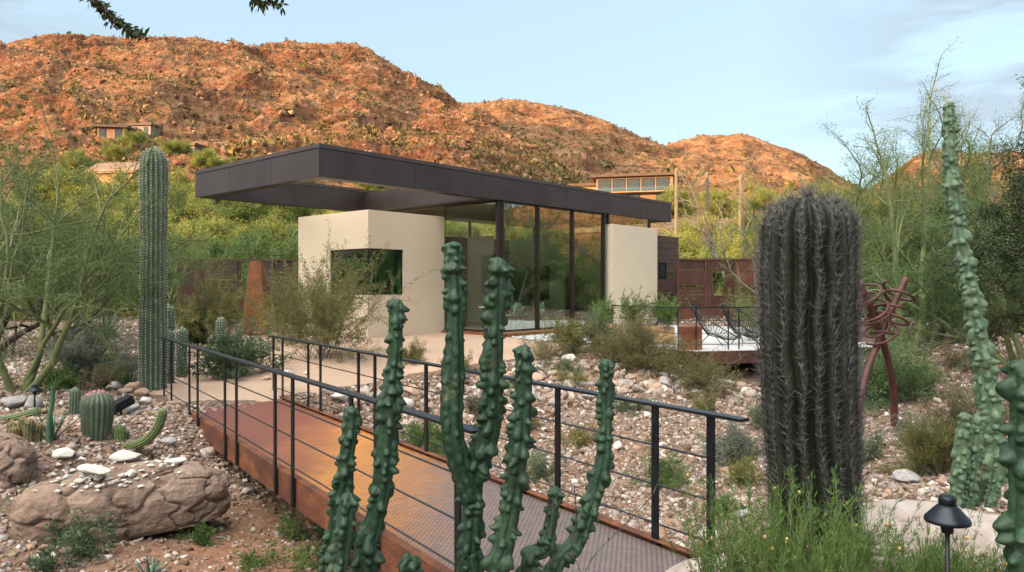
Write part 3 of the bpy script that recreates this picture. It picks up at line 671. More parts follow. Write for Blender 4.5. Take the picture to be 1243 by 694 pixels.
# rust obelisk
ob = MB(); b0, b1, h = .36, .17, 2.3
V = [(-b0,-b0*.7,0),(b0,-b0*.7,0),(b0,b0*.7,0),(-b0,b0*.7,0)]
V += [(-b0*.92,-b0*.64,h*.35),(b0*.92,-b0*.64,h*.35),(b0*.92,b0*.64,h*.35),(-b0*.92,b0*.64,h*.35)]
V += [(-b1,-b1*.7,h),(b1,-b1*.7,h),(b1,b1*.7,h),(-b1,b1*.7,h)]
Fs = [(3,2,1,0),(8,9,10,11)]
for k in (0, 4): Fs += [(k+i, k+(i+1)%4, k+4+(i+1)%4, k+4+i) for i in range(4)]
ob.add(V, Fs); o = ob.build('obelisk', m_rust_orange, bevel=.01); p = ga(311, 23.5); o.location = (p.x, p.y, W(311,405,23.5).z); 
tag(o, 'tapering rust coloured steel obelisk standing before the black steel screen', 'sculpture')

# ------------------------------------------------------------------ footbridge
BD = Vector((-.577, .817, 0)); BN = Vector((.817, .577, 0))
def lx(Y): return -.24-.706*(Y-4.66)
def rx(Y): return 5.13-.706*Y
br = empty('footbridge', (0,0,0), 0, 'rusty steel footbridge with blackened rails crossing the dry wash', 'footbridge')
# deck material: rust at the far end, orange in the middle, worn grey near
m_deck, nt, b = mat_new('perforated_rust_deck'); pos = geo_pos(nt)
mp = nt.nodes.new('ShaderNodeMapping'); mp.vector_type = 'POINT'; ang = -math.atan2(BD.y, BD.x)
mp.inputs['Rotation'].default_value = (0, 0, ang); nt.links.new(pos, mp.inputs[0])     # x runs along the bridge
sp = nt.nodes.new('ShaderNodeSeparateXYZ'); nt.links.new(mp.outputs[0], sp.inputs[0])
nz = noise(nt, pos, 1.6, 7, .65)
ad = nd(nt, 'ShaderNodeMath', operation='MULTIPLY_ADD'); ad.inputs[1].default_value = 2.2; nt.links.new(nz, ad.inputs[0])
lt = nd(nt, 'ShaderNodeMath', operation='MULTIPLY_ADD'); lt.inputs[1].default_value = 1.5; nt.links.new(sp.outputs[1], lt.inputs[0]); nt.links.new(sp.outputs[0], lt.inputs[2]); nt.links.new(lt.outputs[0], ad.inputs[2])
xa = [ (Vector((lx(Y), Y, 0)).dot(BD)) for Y in (4.7, 6.6, 7.6, 9.0, 12.5)]
mr = nt.nodes.new('ShaderNodeMapRange'); mr.inputs['From Min'].default_value = xa[0]-3.74+.35; mr.inputs['From Max'].default_value = xa[4]-3.74+.35; nt.links.new(ad.outputs[0], mr.inputs[0])
def fx(i): return (xa[i]-xa[0])/(xa[4]-xa[0])
rmp = ramp(nt, [(0, (.17,.135,.13)), (fx(1)-.12, (.22,.15,.125)), (fx(1)+.01, (.40,.18,.06)), (fx(1)+.12, (.52,.23,.055)), (fx(2)+.1, (.30,.115,.045)), (fx(3)+.04, (.19,.068,.042)), (1, (.15,.058,.046))])
nt.links.new(mr.outputs[0], rmp.inputs[0])
n2 = noise(nt, pos, 14, 6, .7); r2 = ramp(nt, [(.3, (.72,.7,.7)), (.7, (1.18,1.15,1.1))]); nt.links.new(n2, r2.inputs[0])
cc = mixc(nt, rmp.outputs[0], r2.outputs[0], 1., 'MULTIPLY')
# rows of punched holes
def wave(sock, f):
    m1 = nd(nt, 'ShaderNodeMath', operation='MULTIPLY'); m1.inputs[1].default_value = f; nt.links.new(sock, m1.inputs[0])
    m2 = nd(nt, 'ShaderNodeMath', operation='SINE'); nt.links.new(m1.outputs[0], m2.inputs[0]); return m2.outputs[0]
wx, wy = wave(sp.outputs[0], 2*math.pi/.052), wave(sp.outputs[1], 2*math.pi/.052)
pr = nd(nt, 'ShaderNodeMath', operation='MULTIPLY'); nt.links.new(wx, pr.inputs[0]); nt.links.new(wy, pr.inputs[1])
hr = ramp(nt, [(.30, (0,0,0)), (.55, (1,1,1))]); nt.links.new(pr.outputs[0], hr.inputs[0])
hole = nd(nt, 'ShaderNodeMath', operation='MULTIPLY'); nt.links.new(hr.outputs[0], hole.inputs[0])
far = nt.nodes.new('ShaderNodeMapRange'); far.inputs['From Min'].default_value = xa[3]; far.inputs['From Max'].default_value = xa[3]-.6; nt.links.new(sp.outputs[0], far.inputs[0])
nt.links.new(far.outputs[0], hole.inputs[1])
h6 = nd(nt, 'ShaderNodeMath', operation='MULTIPLY'); h6.inputs[1].default_value = .82; nt.links.new(hole.outputs[0], h6.inputs[0])
c3 = mixc(nt, cc, (.03,.022,.02), h6.outputs[0])
nt.links.new(c3, b.inputs['Base Color']); b.inputs['Roughness'].default_value = .55; b.inputs['Metallic'].default_value = .3
hi = nd(nt, 'ShaderNodeMath', operation='SUBTRACT'); hi.inputs[0].default_value = 1; nt.links.new(hole.outputs[0], hi.inputs[1])
bump(nt, b, hi.outputs[0], .5, .006)
Ls = [4.03, 6.55, 8.95, 12.45]
off = BN*.07
for a, c in zip(Ls[:-1], Ls[1:]):
    A, B = Vector((lx(a), a, 0))+off, Vector((lx(c), c, 0))+off
    w = BN*1.62
    q = [A+BD*.003, B-BD*.003, B+w-BD*.003, A+w+BD*.003]
    MB().prism([(p.x, p.y) for p in q][::-1], -.055, -.045).build('deck_panel', m_deck, br)
A, B = Vector((lx(4.0), 4.0, 0)), Vector((lx(12.5), 12.5, 0))
for s in (0, 1):
    o = BN*(.035+1.70*s); i = BN*(.055 if s == 0 else -.055)
    m = MB(); m.bar(A+o+Vector((0,0,-.15)), B+o+Vector((0,0,-.15)), .02, .30)
    m.bar(A+o+i*.7+Vector((0,0,-.006)), B+o+i*.7+Vector((0,0,-.006)), .055, .012).bar(A+o+i*.7+Vector((0,0,-.294)), B+o+i*.7+Vector((0,0,-.294)), .055, .012)
    m.build('side_beam', m_beam, br, bevel=.003)
m = MB()
for k in range(7):
    t = .06+.145*k; P = A.lerp(B, t); m.bar(P+BN*.07+Vector((0,0,-.11)), P+BN*1.7+Vector((0,0,-.11)), .05, .09)
m.build('cross_joists', m_rust, br)
postsL = [13.0,12.47,11.34,10.89,9.62,9.17,7.92,7.46,6.25,5.84,4.82]
postsR = [13.4,12.98,11.93,11.49,10.3,9.86,8.70,8.26,7.12,6.68,5.70,5.26]
for xs_, f, s in ((postsL, lx, -1), (postsR, rx, 1)):
    for Y in xs_:
        P = Vector((f(Y), Y, 0))
        zb = -.28 if 4.9 < Y < 12.6 else min(gz(P.x, P.y)-.05, -.1)
        MB().bar(P+Vector((0,0,zb)), P+Vector((0,0,1.03)), .02, .066, tuple(BD)).build('post', m_rail, br, bevel=.002)
    y0, y1 = (4.62, 13.15) if s < 0 else (5.02, 13.5)
    a, c = Vector((f(y0), y0, 1.037)), Vector((f(y1), y1, 1.037))
    hr_ = MB().bar(a, c, .095, .022).build('handrail', m_rail, br, bevel=.003)
    for zz in (.72, .42, .12):
        MB().tube([Vector((f(max(xs_)), max(xs_), zz)), Vector((f(min(xs_)), min(xs_), zz))], .0075, 8).build('rod', m_rail, hr_, True)

# ------------------------------------------------------------------ coiled sculpture
def spl(P, n=24):
    P = [Vector(p) for p in P]; out = []
    Q = [P[0]*2-P[1]]+P+[P[-1]*2-P[-2]]
    for i in range(1, len(Q)-2):
        for k in range(n):
            t = k/n; a, b_, c, d = Q[i-1], Q[i], Q[i+1], Q[i+2]
            out.append(.5*((2*b_)+(c-a)*t+(2*a-5*b_+4*c-d)*t*t+(3*b_-a-3*c+d)*t**3))
    out.append(P[-1]); return out
YS = 10.0
cs = empty('coil_sculpture', (0,0,0), 0, 'rust red steel sculpture of two crossed curved legs bound by loose coils', 'sculpture')
legA = spl([W(1039,535,YS-.3), W(1043,492,YS-.22), W(1051,455,YS-.12), W(1064,420,YS-.02), W(1082,376,YS+.06), W(1100,337,YS+.12)], 10)
legB = spl([W(1086,524,YS+.5), W(1085,482,YS+.38), W(1080,446,YS+.22), W(1070,410,YS+.06), W(1056,372,YS-.08), W(1043,342,YS-.16)], 10)
MB().tube(legA, np.linspace(.050, .042, len(legA)), 14).build('leg', m_sculpt, cs, True)
MB().tube(legB, np.linspace(.050, .042, len(legB)), 14).build('leg', m_sculpt, cs, True)
def coil(ax, t0, t1, turns, rad, seed, rt):
    r = random.Random(seed); pts = []; N = turns*22
    for i in range(N+1):
        f = i/N; j = t0+(t1-t0)*f; k = min(int(j), len(ax)-2); p = ax[k].lerp(ax[k+1], j-k); d = (ax[k+1]-ax[k]).normalized()
        x = d.cross(Vector((0,1,0))).normalized(); y = d.cross(x)
        a = 2*math.pi*turns*f; rr2 = rad*(1+.25*math.sin(a*.37+seed))*(1-.25*abs(f-.4))
        pts.append(p+(x*math.cos(a)+y*math.sin(a))*rr2+d*.03*math.sin(a*.5+seed))
    return MB().tube(pts, rt, 8)
coil(legB, 30, 47, 6, .20, 1, .017).build('coil', m_sculpt, cs, True)
coil(legA, 33, 47, 4, .21, 5, .019).build('coil', m_sculpt, cs, True)

# ------------------------------------------------------------------ lights in the garden
def path_light(loc, h, r, label, name='path_light'):
    t = empty(name, loc, 0, label, 'path light')
    MB().lathe([(r*.11,0),(r*.11,h-.05)], 12).build('stem', m_dark, t, True)
    m = MB(); m.lathe([(r*.99,h-.03),(r,h-.022),(r*.96,h-.014),(r*.75,h+.004),(r*.50,h+.026),(r*.38,h+.036)], 32); cpm = m.build('shade', m_rail, t, True)
    MB().lathe([(r*.36,h+.036),(r*.38,h+.040),(r*.38,h+.060),(r*.33,h+.066)], 24).build('finial', m_rail, cpm, True)
    MB().lathe([(r*.26,h-.07),(r*.3,h-.028)], 16).build('lamp_housing', m_dark, t, True); return t
p = W(1150, 602, 2.75); g = gz(p.x, 2.75); path_light((p.x, 2.75, g), p.z-.066-g, .078, 'black hat shaped path light among the green feathery plants')
p = ga(42, 11.2); path_light((p.x, 11.2, p.z), .34, .115, 'small dark path light on the pale gravel behind the green slipper plant')
sp_ = empty('spotlight', gp(147, 505), R(30), 'small black box spotlight lying among stones beside the round barrel cactus', 'spotlight')
m = MB(); m.bar((-.14,-.03,.10), (.14,.05,.24), .16, .14); hd = m.build('housing', m_rail, sp_, bevel=.012)
m = MB(); m.bar((.14,.05,.24), (.15,.0535,.245), .13, .11); m.build('lens', m_pane_dark, hd)
MB().tube([(0,0,-.05),(0,0,.12)], .014, 8).build('stake', m_dark, sp_)
# tripod stand on the left
q = ga(47, 25.5); tp_ = empty('tripod_stand', (q.x, q.y, q.z), 0, 'black tripod stand with a small round lamp head among the trees', 'tripod')
top = (CY and (CZ-(330-CY)/F*25.5))-q.z
MB().tube([(0,0,.3),(0,0,top)], .035, 8).build('pole', m_black, tp_)
for k in range(3):
    a = R(90+120*k); MB().tube([(0,0,.95),(.75*math.cos(a),.75*math.sin(a),0)], .025, 6).build('leg', m_black, tp_)
    MB().tube([(0,0,.4),(.42*math.cos(a),.42*math.sin(a),.42)], .018, 6).build('brace', m_black, tp_)
m = MB().lathe([(.05,-.1),(.13,-.06),(.15,0),(.13,.08),(.05,.12)], 16); h = m.build('lamp_head', m_white, tp_, True); h.location = (0,0,top)
m = MB().box(-.09,.09,-.12,.12,-.12,.12); h = m.build('battery_box', m_black, tp_, bevel=.01); h.location = (.0,0,top*.72)

# ------------------------------------------------------------------ houses on the slopes
m_hillwall = m_noise('hill_house_tan', [(.3, (.19,.125,.08)), (.7, (.25,.17,.11))], 2, 3, .85, bmp=.05)
m_hillwall2 = m_noise('hill_house_grey', [(.3, (.20,.18,.16)), (.7, (.27,.245,.22))], 2, 3, .85, bmp=.05)
m_hillglass = m_noise('dark_window_glass', [(.3, (.03,.04,.04)), (.7, (.05,.06,.06))], 2, 2, .15, bmp=0)
m_roofdk = m_noise('dark_flat_roof', [(.3, (.05,.03,.022)), (.7, (.085,.05,.036))], 1, 3, .7, bmp=.03)
def hill_house(loc, rz, w, d, floors, wallm, label, glass=True, eave=1.0):
    loc = Vector(loc)-Vector((0, 0, .9 if floors > 1 else 0))
    t = empty('hillside_house', loc, rz, label, 'house')
    hgt = 3.1*floors
    MB().box(-w/2, w/2, -d/2, d/2, -5, hgt).build('wall', wallm, t)
    r = MB().box(-w/2-eave, w/2+eave, -d/2-eave, d/2+eave, hgt+.002, hgt+.55).build('roof', m_roofdk, t)
    MB().box(w*.12, w*.3, -d*.1, d*.25, hgt+.55, hgt+1.1).build('roof_box', m_brown, r)
    for fl in range(floors):
        n = max(3, int(w/2.6)); 
        for i in range(n):
            x0 = -w/2+.4+i*(w-.8)/n; x1 = x0+(w-.8)/n-.3
            if fl == 0 and i % 2 == 1: continue
            f = MB(); z0, z1 = fl*3.1+(.5 if fl == 0 else .25), fl*3.1+2.75; y = -d/2
            f.box(x0, x1, y-.08, y-.003, z1-.1, z1).box(x0, x1, y-.08, y-.003, z0, z0+.1).box(x0, x0+.1, y-.08, y-.003, z0+.1, z1-.1).box(x1-.1, x1, y-.08, y-.003, z0+.1, z1-.1)
            wf = f.build('window', m_dark, t); MB().box(x0+.1, x1-.1, y-.05, y-.03, z0+.1, z1-.1).build('pane', m_hillglass, wf)
    if floors > 1:
        bl = MB().box(-w/2-.2, w/2-.4, -d/2-1.8, -d/2-.1, 2.95, 3.1).build('balcony', m_tan, t)
        MB().box(-w/2-.2, w/2-.4, -d/2-1.8, -d/2-1.77, 3.1, 3.95).build('balustrade', m_pane_clear, bl)
    return t
q = W(772, 248, 150); hill_house((q.x, 150, q.z-.3), R(-14), 15, 9, 2, m_hillwall, 'two storey hillside house with flat brown roof, glass balcony and tan lower walls')
q2 = W(722, 240, 156); t2 = hill_house((q2.x, 156, q2.z-1), R(-14), 9, 6, 1, m_tan, 'small flat roofed wing with rock wall left of the glass balcony house', eave=.8)
q = mountain_px(0, 139, 166); hill_house(q+Vector((0,0,-2.2)), R(8), 6.0, 4.5, 1, m_hillwall, 'small tan flat roofed house low on the mountain beside a round tree', eave=.9)
q = mountain_px(0, 176, 158); hill_house(q+Vector((0,0,-2.7)), R(-6), 5, 4, 1, m_hillwall2, 'pale grey low house on the mountain above the tall saguaro', eave=.5)
q = mountain_px(0, 232, 182); hill_house(q+Vector((0,0,-2.6)), R(-16), 5, 4, 1, m_hillwall2, 'pale grey shed roofed house low on the mountain right of the tall saguaro', eave=.5)
# ribbed tan roof among the trees at left
q = W(150, 207, 95); t = empty('villa', (q.x, 95, q.z), R(-10), 'villa with a ribbed tan tile roof half hidden by left trees', 'house')
MB().box(-3.2, 3.2, -2.4, 2.4, -9, -.2).build('wall', m_tan, t)
m = MB()
for i in range(20):
    x = -3.6+i*.38; m.bar((x, -2.8, -.6), (x, 0, 1.0), .24, .16).bar((x, 0, 1.0), (x, 2.8, -.6), .24, .16)
rfv = MB().add([(-3.8,-2.9,-.7),(3.8,-2.9,-.7),(3.8,0,.92),(-3.8,0,.92),(3.8,2.9,-.7),(-3.8,2.9,-.7)], [(0,1,2,3),(3,2,4,5),(0,5,4,1)]).build('roof', m_tan, t)
m.build('roof_tiles', m_tile, rfv)
# ------------------------------------------------------------------ plant materials
def m_cactus(name, c1, c2, rough=.5, bscale=40, bmp=.15, scale=7, scar=0.):
    m, nt, b = mat_new(name); c = coord(nt)
    n = noise(nt, c, scale, 6, .6); r = ramp(nt, [(.32, c1), (.66, c2)]); nt.links.new(n, r.inputs[0])
    n2 = noise(nt, c, scale*6, 5, .7); r2 = ramp(nt, [(.3, (.62,.64,.62)), (.72, (1.32,1.25,1.15))]); nt.links.new(n2, r2.inputs[0])
    nt.links.new(mixc(nt, r.outputs[0], r2.outputs[0], 1., 'MULTIPLY'), b.inputs['Base Color'])
    b.inputs['Roughness'].default_value = rough; b.inputs['Specular IOR Level'].default_value = .4
    if scar:
        sn = noise(nt, c, 5.5, 8, .75); sr = ramp(nt, [(.60, (0,0,0)), (.70, (1,1,1))]); nt.links.new(sn, sr.inputs[0])
        sf_ = nd(nt, 'ShaderNodeMath', operation='MULTIPLY'); sf_.inputs[1].default_value = scar; nt.links.new(sr.outputs[0], sf_.inputs[0])
        old = b.inputs['Base Color'].links[0].from_socket; nt.links.new(mixc(nt, old, (.15,.14,.075), sf_.outputs[0]), b.inputs['Base Color'])
        rr = ramp(nt, [(.3, (rough-.08,)*3), (.7, (rough+.2,)*3)]); nt.links.new(n2, rr.inputs[0]); nt.links.new(rr.outputs[0], b.inputs['Roughness'])
    bump(nt, b, noise(nt, c, bscale, 5), bmp, .008); return m
m_totem = m_cactus('totem_skin', (.008,.031,.016), (.021,.058,.030), .50, 60, .45, scar=.75)
m_totem_pale = m_cactus('totem_skin_pale', (.042,.090,.053), (.10,.16,.098), .5, 60, .3, scar=.5)
m_saguaro = m_cactus('saguaro_skin', (.058,.095,.066), (.105,.15,.105), .6, 30, scar=.4)
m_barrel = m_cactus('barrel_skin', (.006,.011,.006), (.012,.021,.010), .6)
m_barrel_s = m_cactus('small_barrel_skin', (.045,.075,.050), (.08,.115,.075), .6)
m_torch = m_cactus('torch_skin', (.055,.095,.028), (.10,.145,.045), .5)
m_agave = m_cactus('agave_leaf', (.035,.095,.062), (.07,.15,.105), .45)
m_agave_blue = m_cactus('blue_agave_leaf', (.09,.16,.15), (.16,.24,.23), .5)
m_slipper = m_cactus('slipper_stem', (.04,.10,.058), (.07,.15,.09), .5)
m_spine = m_noise('grey_spine', [(.3, (.085,.072,.078)), (.7, (.24,.21,.22))], 20, 3, .6, bmp=0)
m_spine_d = m_noise('dark_spine', [(.25, (.030,.025,.027)), (.5, (.062,.054,.055)), (.75, (.165,.15,.155))], 20, 3, .6, bmp=0)
m_spine_w = m_noise('pale_spine', [(.3, (.40,.38,.32)), (.7, (.55,.52,.45))], 20, 3, .6, bmp=0)
m_spine_g = m_noise('gold_spine', [(.3, (.32,.20,.06)), (.7, (.5,.34,.12))], 20, 3, .6, bmp=0)
m_flower = m_noise('pink_flower', [(.3, (.45,.10,.14)), (.7, (.6,.2,.22))], 20, 3, .6, bmp=0)
m_pbark = m_noise('green_bark', [(.3, (.095,.115,.045)), (.7, (.17,.19,.075))], 6, 5, .8, bmp=.2, bscale=30)
m_dbark = m_noise('dark_bark', [(.3, (.035,.027,.022)), (.7, (.075,.06,.048))], 6, 5, .9, bmp=.4, bscale=30)
m_gbark = m_noise('grey_bark', [(.3, (.11,.095,.08)), (.7, (.20,.18,.15))], 6, 5, .9, bmp=.4, bscale=30)
L_palo = m_leaf('palo_verde_leaf', (.085,.145,.045), (.145,.215,.07), (.21,.255,.085))
L_palo_l = m_leaf('palo_verde_leaf_yellow', (.12,.175,.045), (.195,.245,.06), (.30,.295,.08), .3)
L_palo_d = m_leaf('palo_verde_leaf_deep', (.055,.105,.032), (.10,.165,.055), (.15,.20,.07))
L_mesq = m_leaf('mesquite_leaf', (.022,.042,.018), (.045,.070,.028), (.07,.09,.035), .25)
L_feath = m_leaf('feathery_leaf', (.065,.125,.05), (.115,.19,.08), (.15,.22,.09))
L_creo = m_leaf('creosote_leaf', (.11,.125,.038), (.18,.18,.058), (.22,.19,.075))
L_sage = m_leaf('sage_leaf', (.10,.13,.10), (.16,.19,.15), (.20,.20,.19))
L_bush = m_leaf('bush_leaf', (.065,.115,.06), (.11,.16,.085), (.15,.19,.11))
L_dkbush = m_leaf('dark_bush_leaf', (.025,.06,.025), (.05,.10,.04), (.07,.13,.05))
L_dry = m_leaf('dry_twig_leaf', (.13,.11,.06), (.20,.165,.10), (.15,.15,.07))
L_bank = m_leaf('bank_shrub_leaf', (.10,.115,.04), (.18,.17,.07), (.20,.155,.09))
L_green = m_leaf('fresh_leaf', (.06,.13,.03), (.11,.19,.05), (.16,.22,.07))
L_feather2 = m_leaf('feathery_green', (.055,.125,.03), (.095,.175,.045), (.15,.21,.06), .35)
L_scrub = m_leaf('hill_scrub', (.07,.065,.02), (.13,.11,.035), (.19,.15,.05), .15, nscale=.05)

# ------------------------------------------------------------------ leaves and branches
def quads(P, D, L, Wd, r, flat=None):
    """leaf cards: centre line start P, direction D, length L, width Wd; diamond shape"""
    P, D = np.asarray(P), np.asarray(D); n = len(P)
    D = D/np.maximum(np.linalg.norm(D, axis=1), 1e-9)[:, None]
    rv = r.normal(size=(n, 3))
    S = np.cross(D, rv); S /= np.maximum(np.linalg.norm(S, axis=1), 1e-9)[:, None]
    L = np.broadcast_to(np.asarray(L, float), (n,))[:, None]; Wd = np.broadcast_to(np.asarray(Wd, float), (n,))[:, None]
    a = P; c = P+D*L; m = P+D*L*.45
    V = np.stack([a, m+S*Wd/2, c, m-S*Wd/2], 1).reshape(-1, 3)
    return V, np.arange(4*n).reshape(n, 4)
class Grow:
    def __init__(s, seed): s.r = random.Random(seed); s.n = np.random.default_rng(seed); s.tubes = []; s.twigs = []
    def vec(s): return Vector((s.r.gauss(0,1), s.r.gauss(0,1), s.r.gauss(0,1)))
    def branch(s, p, d, L, rad, lv, P):
        n = P['seg'][lv]; pts = [p.copy()]; d = d.normalized(); q = p.copy()
        for i in range(n):
            d = (d+s.vec()*P['wig'][lv]+Vector((0,0,P['up'][lv]))).normalized(); q = q+d*(L/n); pts.append(q.copy())
        last = lv == len(P['seg'])-1
        s.tubes.append((pts, rad, rad*P.get('tip', .45) if not last else rad*.35, max(3, P['sides'][lv])))
        if last or P.get('leafall', 9) <= lv: s.twigs.append(pts)
        if last: return
        k = P['kids'][lv]; k = k if isinstance(k, int) else s.r.randint(*k)
        for j in range(k):
            f = P['from'][lv]+(1-P['from'][lv])*(j+s.r.random())/k
            x = f*n; i = min(int(x), n-1); b = pts[i].lerp(pts[i+1], x-i); td = (pts[i+1]-pts[i]).normalized()
            o = td.orthogonal().normalized(); o.rotate(__import__('mathutils').Quaternion(td, s.r.uniform(0, 6.283)))
            a = R(s.r.uniform(*P['ang'][lv])); nd_ = td*math.cos(a)+o*math.sin(a)
            s.branch(b, nd_, L*s.r.uniform(*P['len'][lv])*(1.15-.4*f), max(rad*(1-.5*f)*P.get('rr', .6), P.get('rmin', .002)), lv+1, P)
        # leader continues
        if P.get('lead', True): s.branch(q, d, L*s.r.uniform(*P['len'][lv]), rad*P.get('tip', .45), lv+1, P)
    def wood(s, name, mat, parent):
        m = MB()
        for pts, r0, r1, n in s.tubes: m.tube(pts, list(np.linspace(r0, r1, len(pts))), n, False)
        return m.build(name, mat, parent, True)
    def leaves(s, name, mat, parent, per, L, Wd, spread, droop=0., along=.5, keep=1.):
        if not s.twigs: return None
        per0 = per
        PP, DD = [], []
        for pts in s.twigs:
            if s.r.random() > keep: continue
            per = int(per0*s.r.uniform(.5, 1.5)/keep) if keep < 1 else per0
            A = np.array([tuple(p) for p in pts]); n = len(A)-1
            x = s.n.random(per)*n; i = np.minimum(x.astype(int), n-1); f = (x-i)[:, None]
            q = A[i]*(1-f)+A[i+1]*f; d = A[i+1]-A[i]; d = d/np.maximum(np.linalg.norm(d, axis=1), 1e-9)[:, None]
            PP.append(q+s.n.normal(size=q.shape)*spread); DD.append(d*along+s.n.normal(size=q.shape)*.6+np.array([0,0,-droop]))
        P_, D_ = np.concatenate(PP), np.concatenate(DD)
        sz = s.n.uniform(.6, 1.3, len(P_))
        V, q = quads(P_, D_, L*sz, Wd*sz, s.n)
        return mesh_np(name, V, q, mat, parent)

def tree(name, loc, seed, P, bark, leafm, lf, label, cat='tree', group=None, trunks=3, h0=.5, rad=.1, lean=(10, 35), L0=1.8, dirs=None, rz=0):
    t = empty(name, loc, rz, label, cat, group); g = Grow(seed)
    for k in range(trunks):
        if dirs: d = Vector(dirs[k])
        else:
            a = 6.283*k/trunks+g.r.uniform(-.5, .5); l = R(g.r.uniform(*lean)); d = Vector((math.sin(l)*math.cos(a), math.sin(l)*math.sin(a), math.cos(l)))
        g.branch(Vector((d.x*.1, d.y*.1, -.15)), d, L0*g.r.uniform(.85, 1.15), rad*g.r.uniform(.75, 1.1), 0, P)
    g.wood('trunk', bark, t)
    if lf: g.leaves('crown', leafm, t, *lf)
    return t
P_palo = dict(seg=[6,5,5,4], wig=[.10,.16,.2,.25], up=[.03,.04,.02,-.03], kids=[(3,4),(4,5),(5,6)], ang=[(25,55),(25,60),(20,65)], len=[(.6,.85),(.5,.75),(.4,.7)], sides=[8,6,4,3], rr=.62, tip=.5, rmin=.0025)
P_palo['from'] = [.35,.25,.1]
P_spread = dict(P_palo, wig=[.14,.2,.22,.25], up=[.02,.0,-.03,-.12], ang=[(30,70),(30,70),(25,70)])
P_spread['from'] = [.3,.25,.1]
P_thin = dict(P_palo, kids=[(4,5),(5,6),(6,8)], wig=[.12,.2,.25,.25], up=[.05,.05,.05,.04], ang=[(18,48),(20,50),(20,55)], len=[(.5,.75),(.45,.65),(.35,.55)]); P_thin['from'] = [.4,.3,.15]
P_far = dict(seg=[4,4,3], wig=[.1,.2,.25], up=[.03,.02,-.02], kids=[(4,5),(7,9)], ang=[(25,65),(20,75)], len=[(.6,.85),(.45,.75)], sides=[5,3,3], rr=.55, tip=.5, rmin=.006); P_far['from'] = [.3,.1]

def shrub(name, loc, seed, r, h, leafm, label, n=26, per=46, L=.05, Wd=.014, spread=.03, bark=None, droop=.05, up=.02, cat='shrub', group=None, kids=(4,6), lean=(5,70), sx=1., rz=0, woodr=.009, along=.6):
    t = empty(name, loc, rz, label, cat, group); g = Grow(seed)
    P = dict(seg=[5,4], wig=[.16,.22], up=[up, up], kids=[kids], ang=[(15,60)], len=[(.35,.6)], sides=[4,3], rr=.55, tip=.4, rmin=.002); P['from'] = [.25]
    for k in range(n):
        a = g.r.uniform(0, 6.283); l = R(g.r.uniform(*lean)); 
        Lk = (math.sin(l)*r+math.cos(l)*h)*g.r.uniform(.6, 1.02)*.75
        d = Vector((math.sin(l)*math.cos(a)*sx, math.sin(l)*math.sin(a), math.cos(l)))
        g.branch(Vector((g.r.gauss(0,.12)*r*sx, g.r.gauss(0,.12)*r, -.05)), d, Lk, woodr*g.r.uniform(.7, 1.2), 0, P)
    g.wood('stems', bark or m_gbark, t)
    g.leaves('foliage', leafm, t, per, L, Wd, spread, droop, along)
    return t

# ------------------------------------------------------------------ cacti
def frames(C):
    C = np.asarray(C, float); T = np.gradient(C, axis=0); T /= np.linalg.norm(T, axis=1)[:, None]
    X = np.zeros_like(C); x = np.cross(T[0], [0, 1, 0.01]); x /= np.linalg.norm(x)
    for i in range(len(C)):
        x = x-T[i]*x.dot(T[i]); x /= np.linalg.norm(x); X[i] = x
    return T, X, np.cross(T, X)
def resample(P, ds):
    P = np.array([tuple(p) for p in spl(P, 20)]); s = np.r_[0, np.cumsum(np.linalg.norm(np.diff(P, axis=0), axis=1))]
    n = int(s[-1]/ds)+1; q = np.linspace(0, s[-1], n); return np.stack([np.interp(q, s, P[:, k]) for k in range(3)], 1), q
def sweep(C, RAD, nth, name, mat, parent, WB=None):
    """RAD (ns, nth) radius field, optional (.., 2) with drop along the axis"""
    T, X, Yv = frames(C); th = np.linspace(0, 2*np.pi, nth, endpoint=False)
    drop = None; TT_ = np.broadcast_to(th[None, :], (len(C), nth)) if WB is None else th[None, :]+WB
    if RAD.ndim == 3: RAD, drop = RAD[..., 0], RAD[..., 1]
    V = C[:, None, :]+np.maximum(RAD, .001)[..., None]*(np.cos(TT_)[..., None]*X[:, None, :]+np.sin(TT_)[..., None]*Yv[:, None, :])
    if drop is not None: V = V-drop[..., None]*T[:, None, :]
    n0 = len(C); I = np.arange(n0*nth).reshape(n0, nth); J = np.roll(I, -1, 1)
    q = np.stack([I[:-1], J[:-1], J[1:], I[1:]], -1).reshape(-1, 4)
    V = np.vstack([V.reshape(-1, 3), C[-1]+T[-1]*.002]); t = np.stack([I[-1], J[-1], np.full(nth, n0*nth)], -1)
    return mesh_np(name, V, [q, t], mat, parent, True)
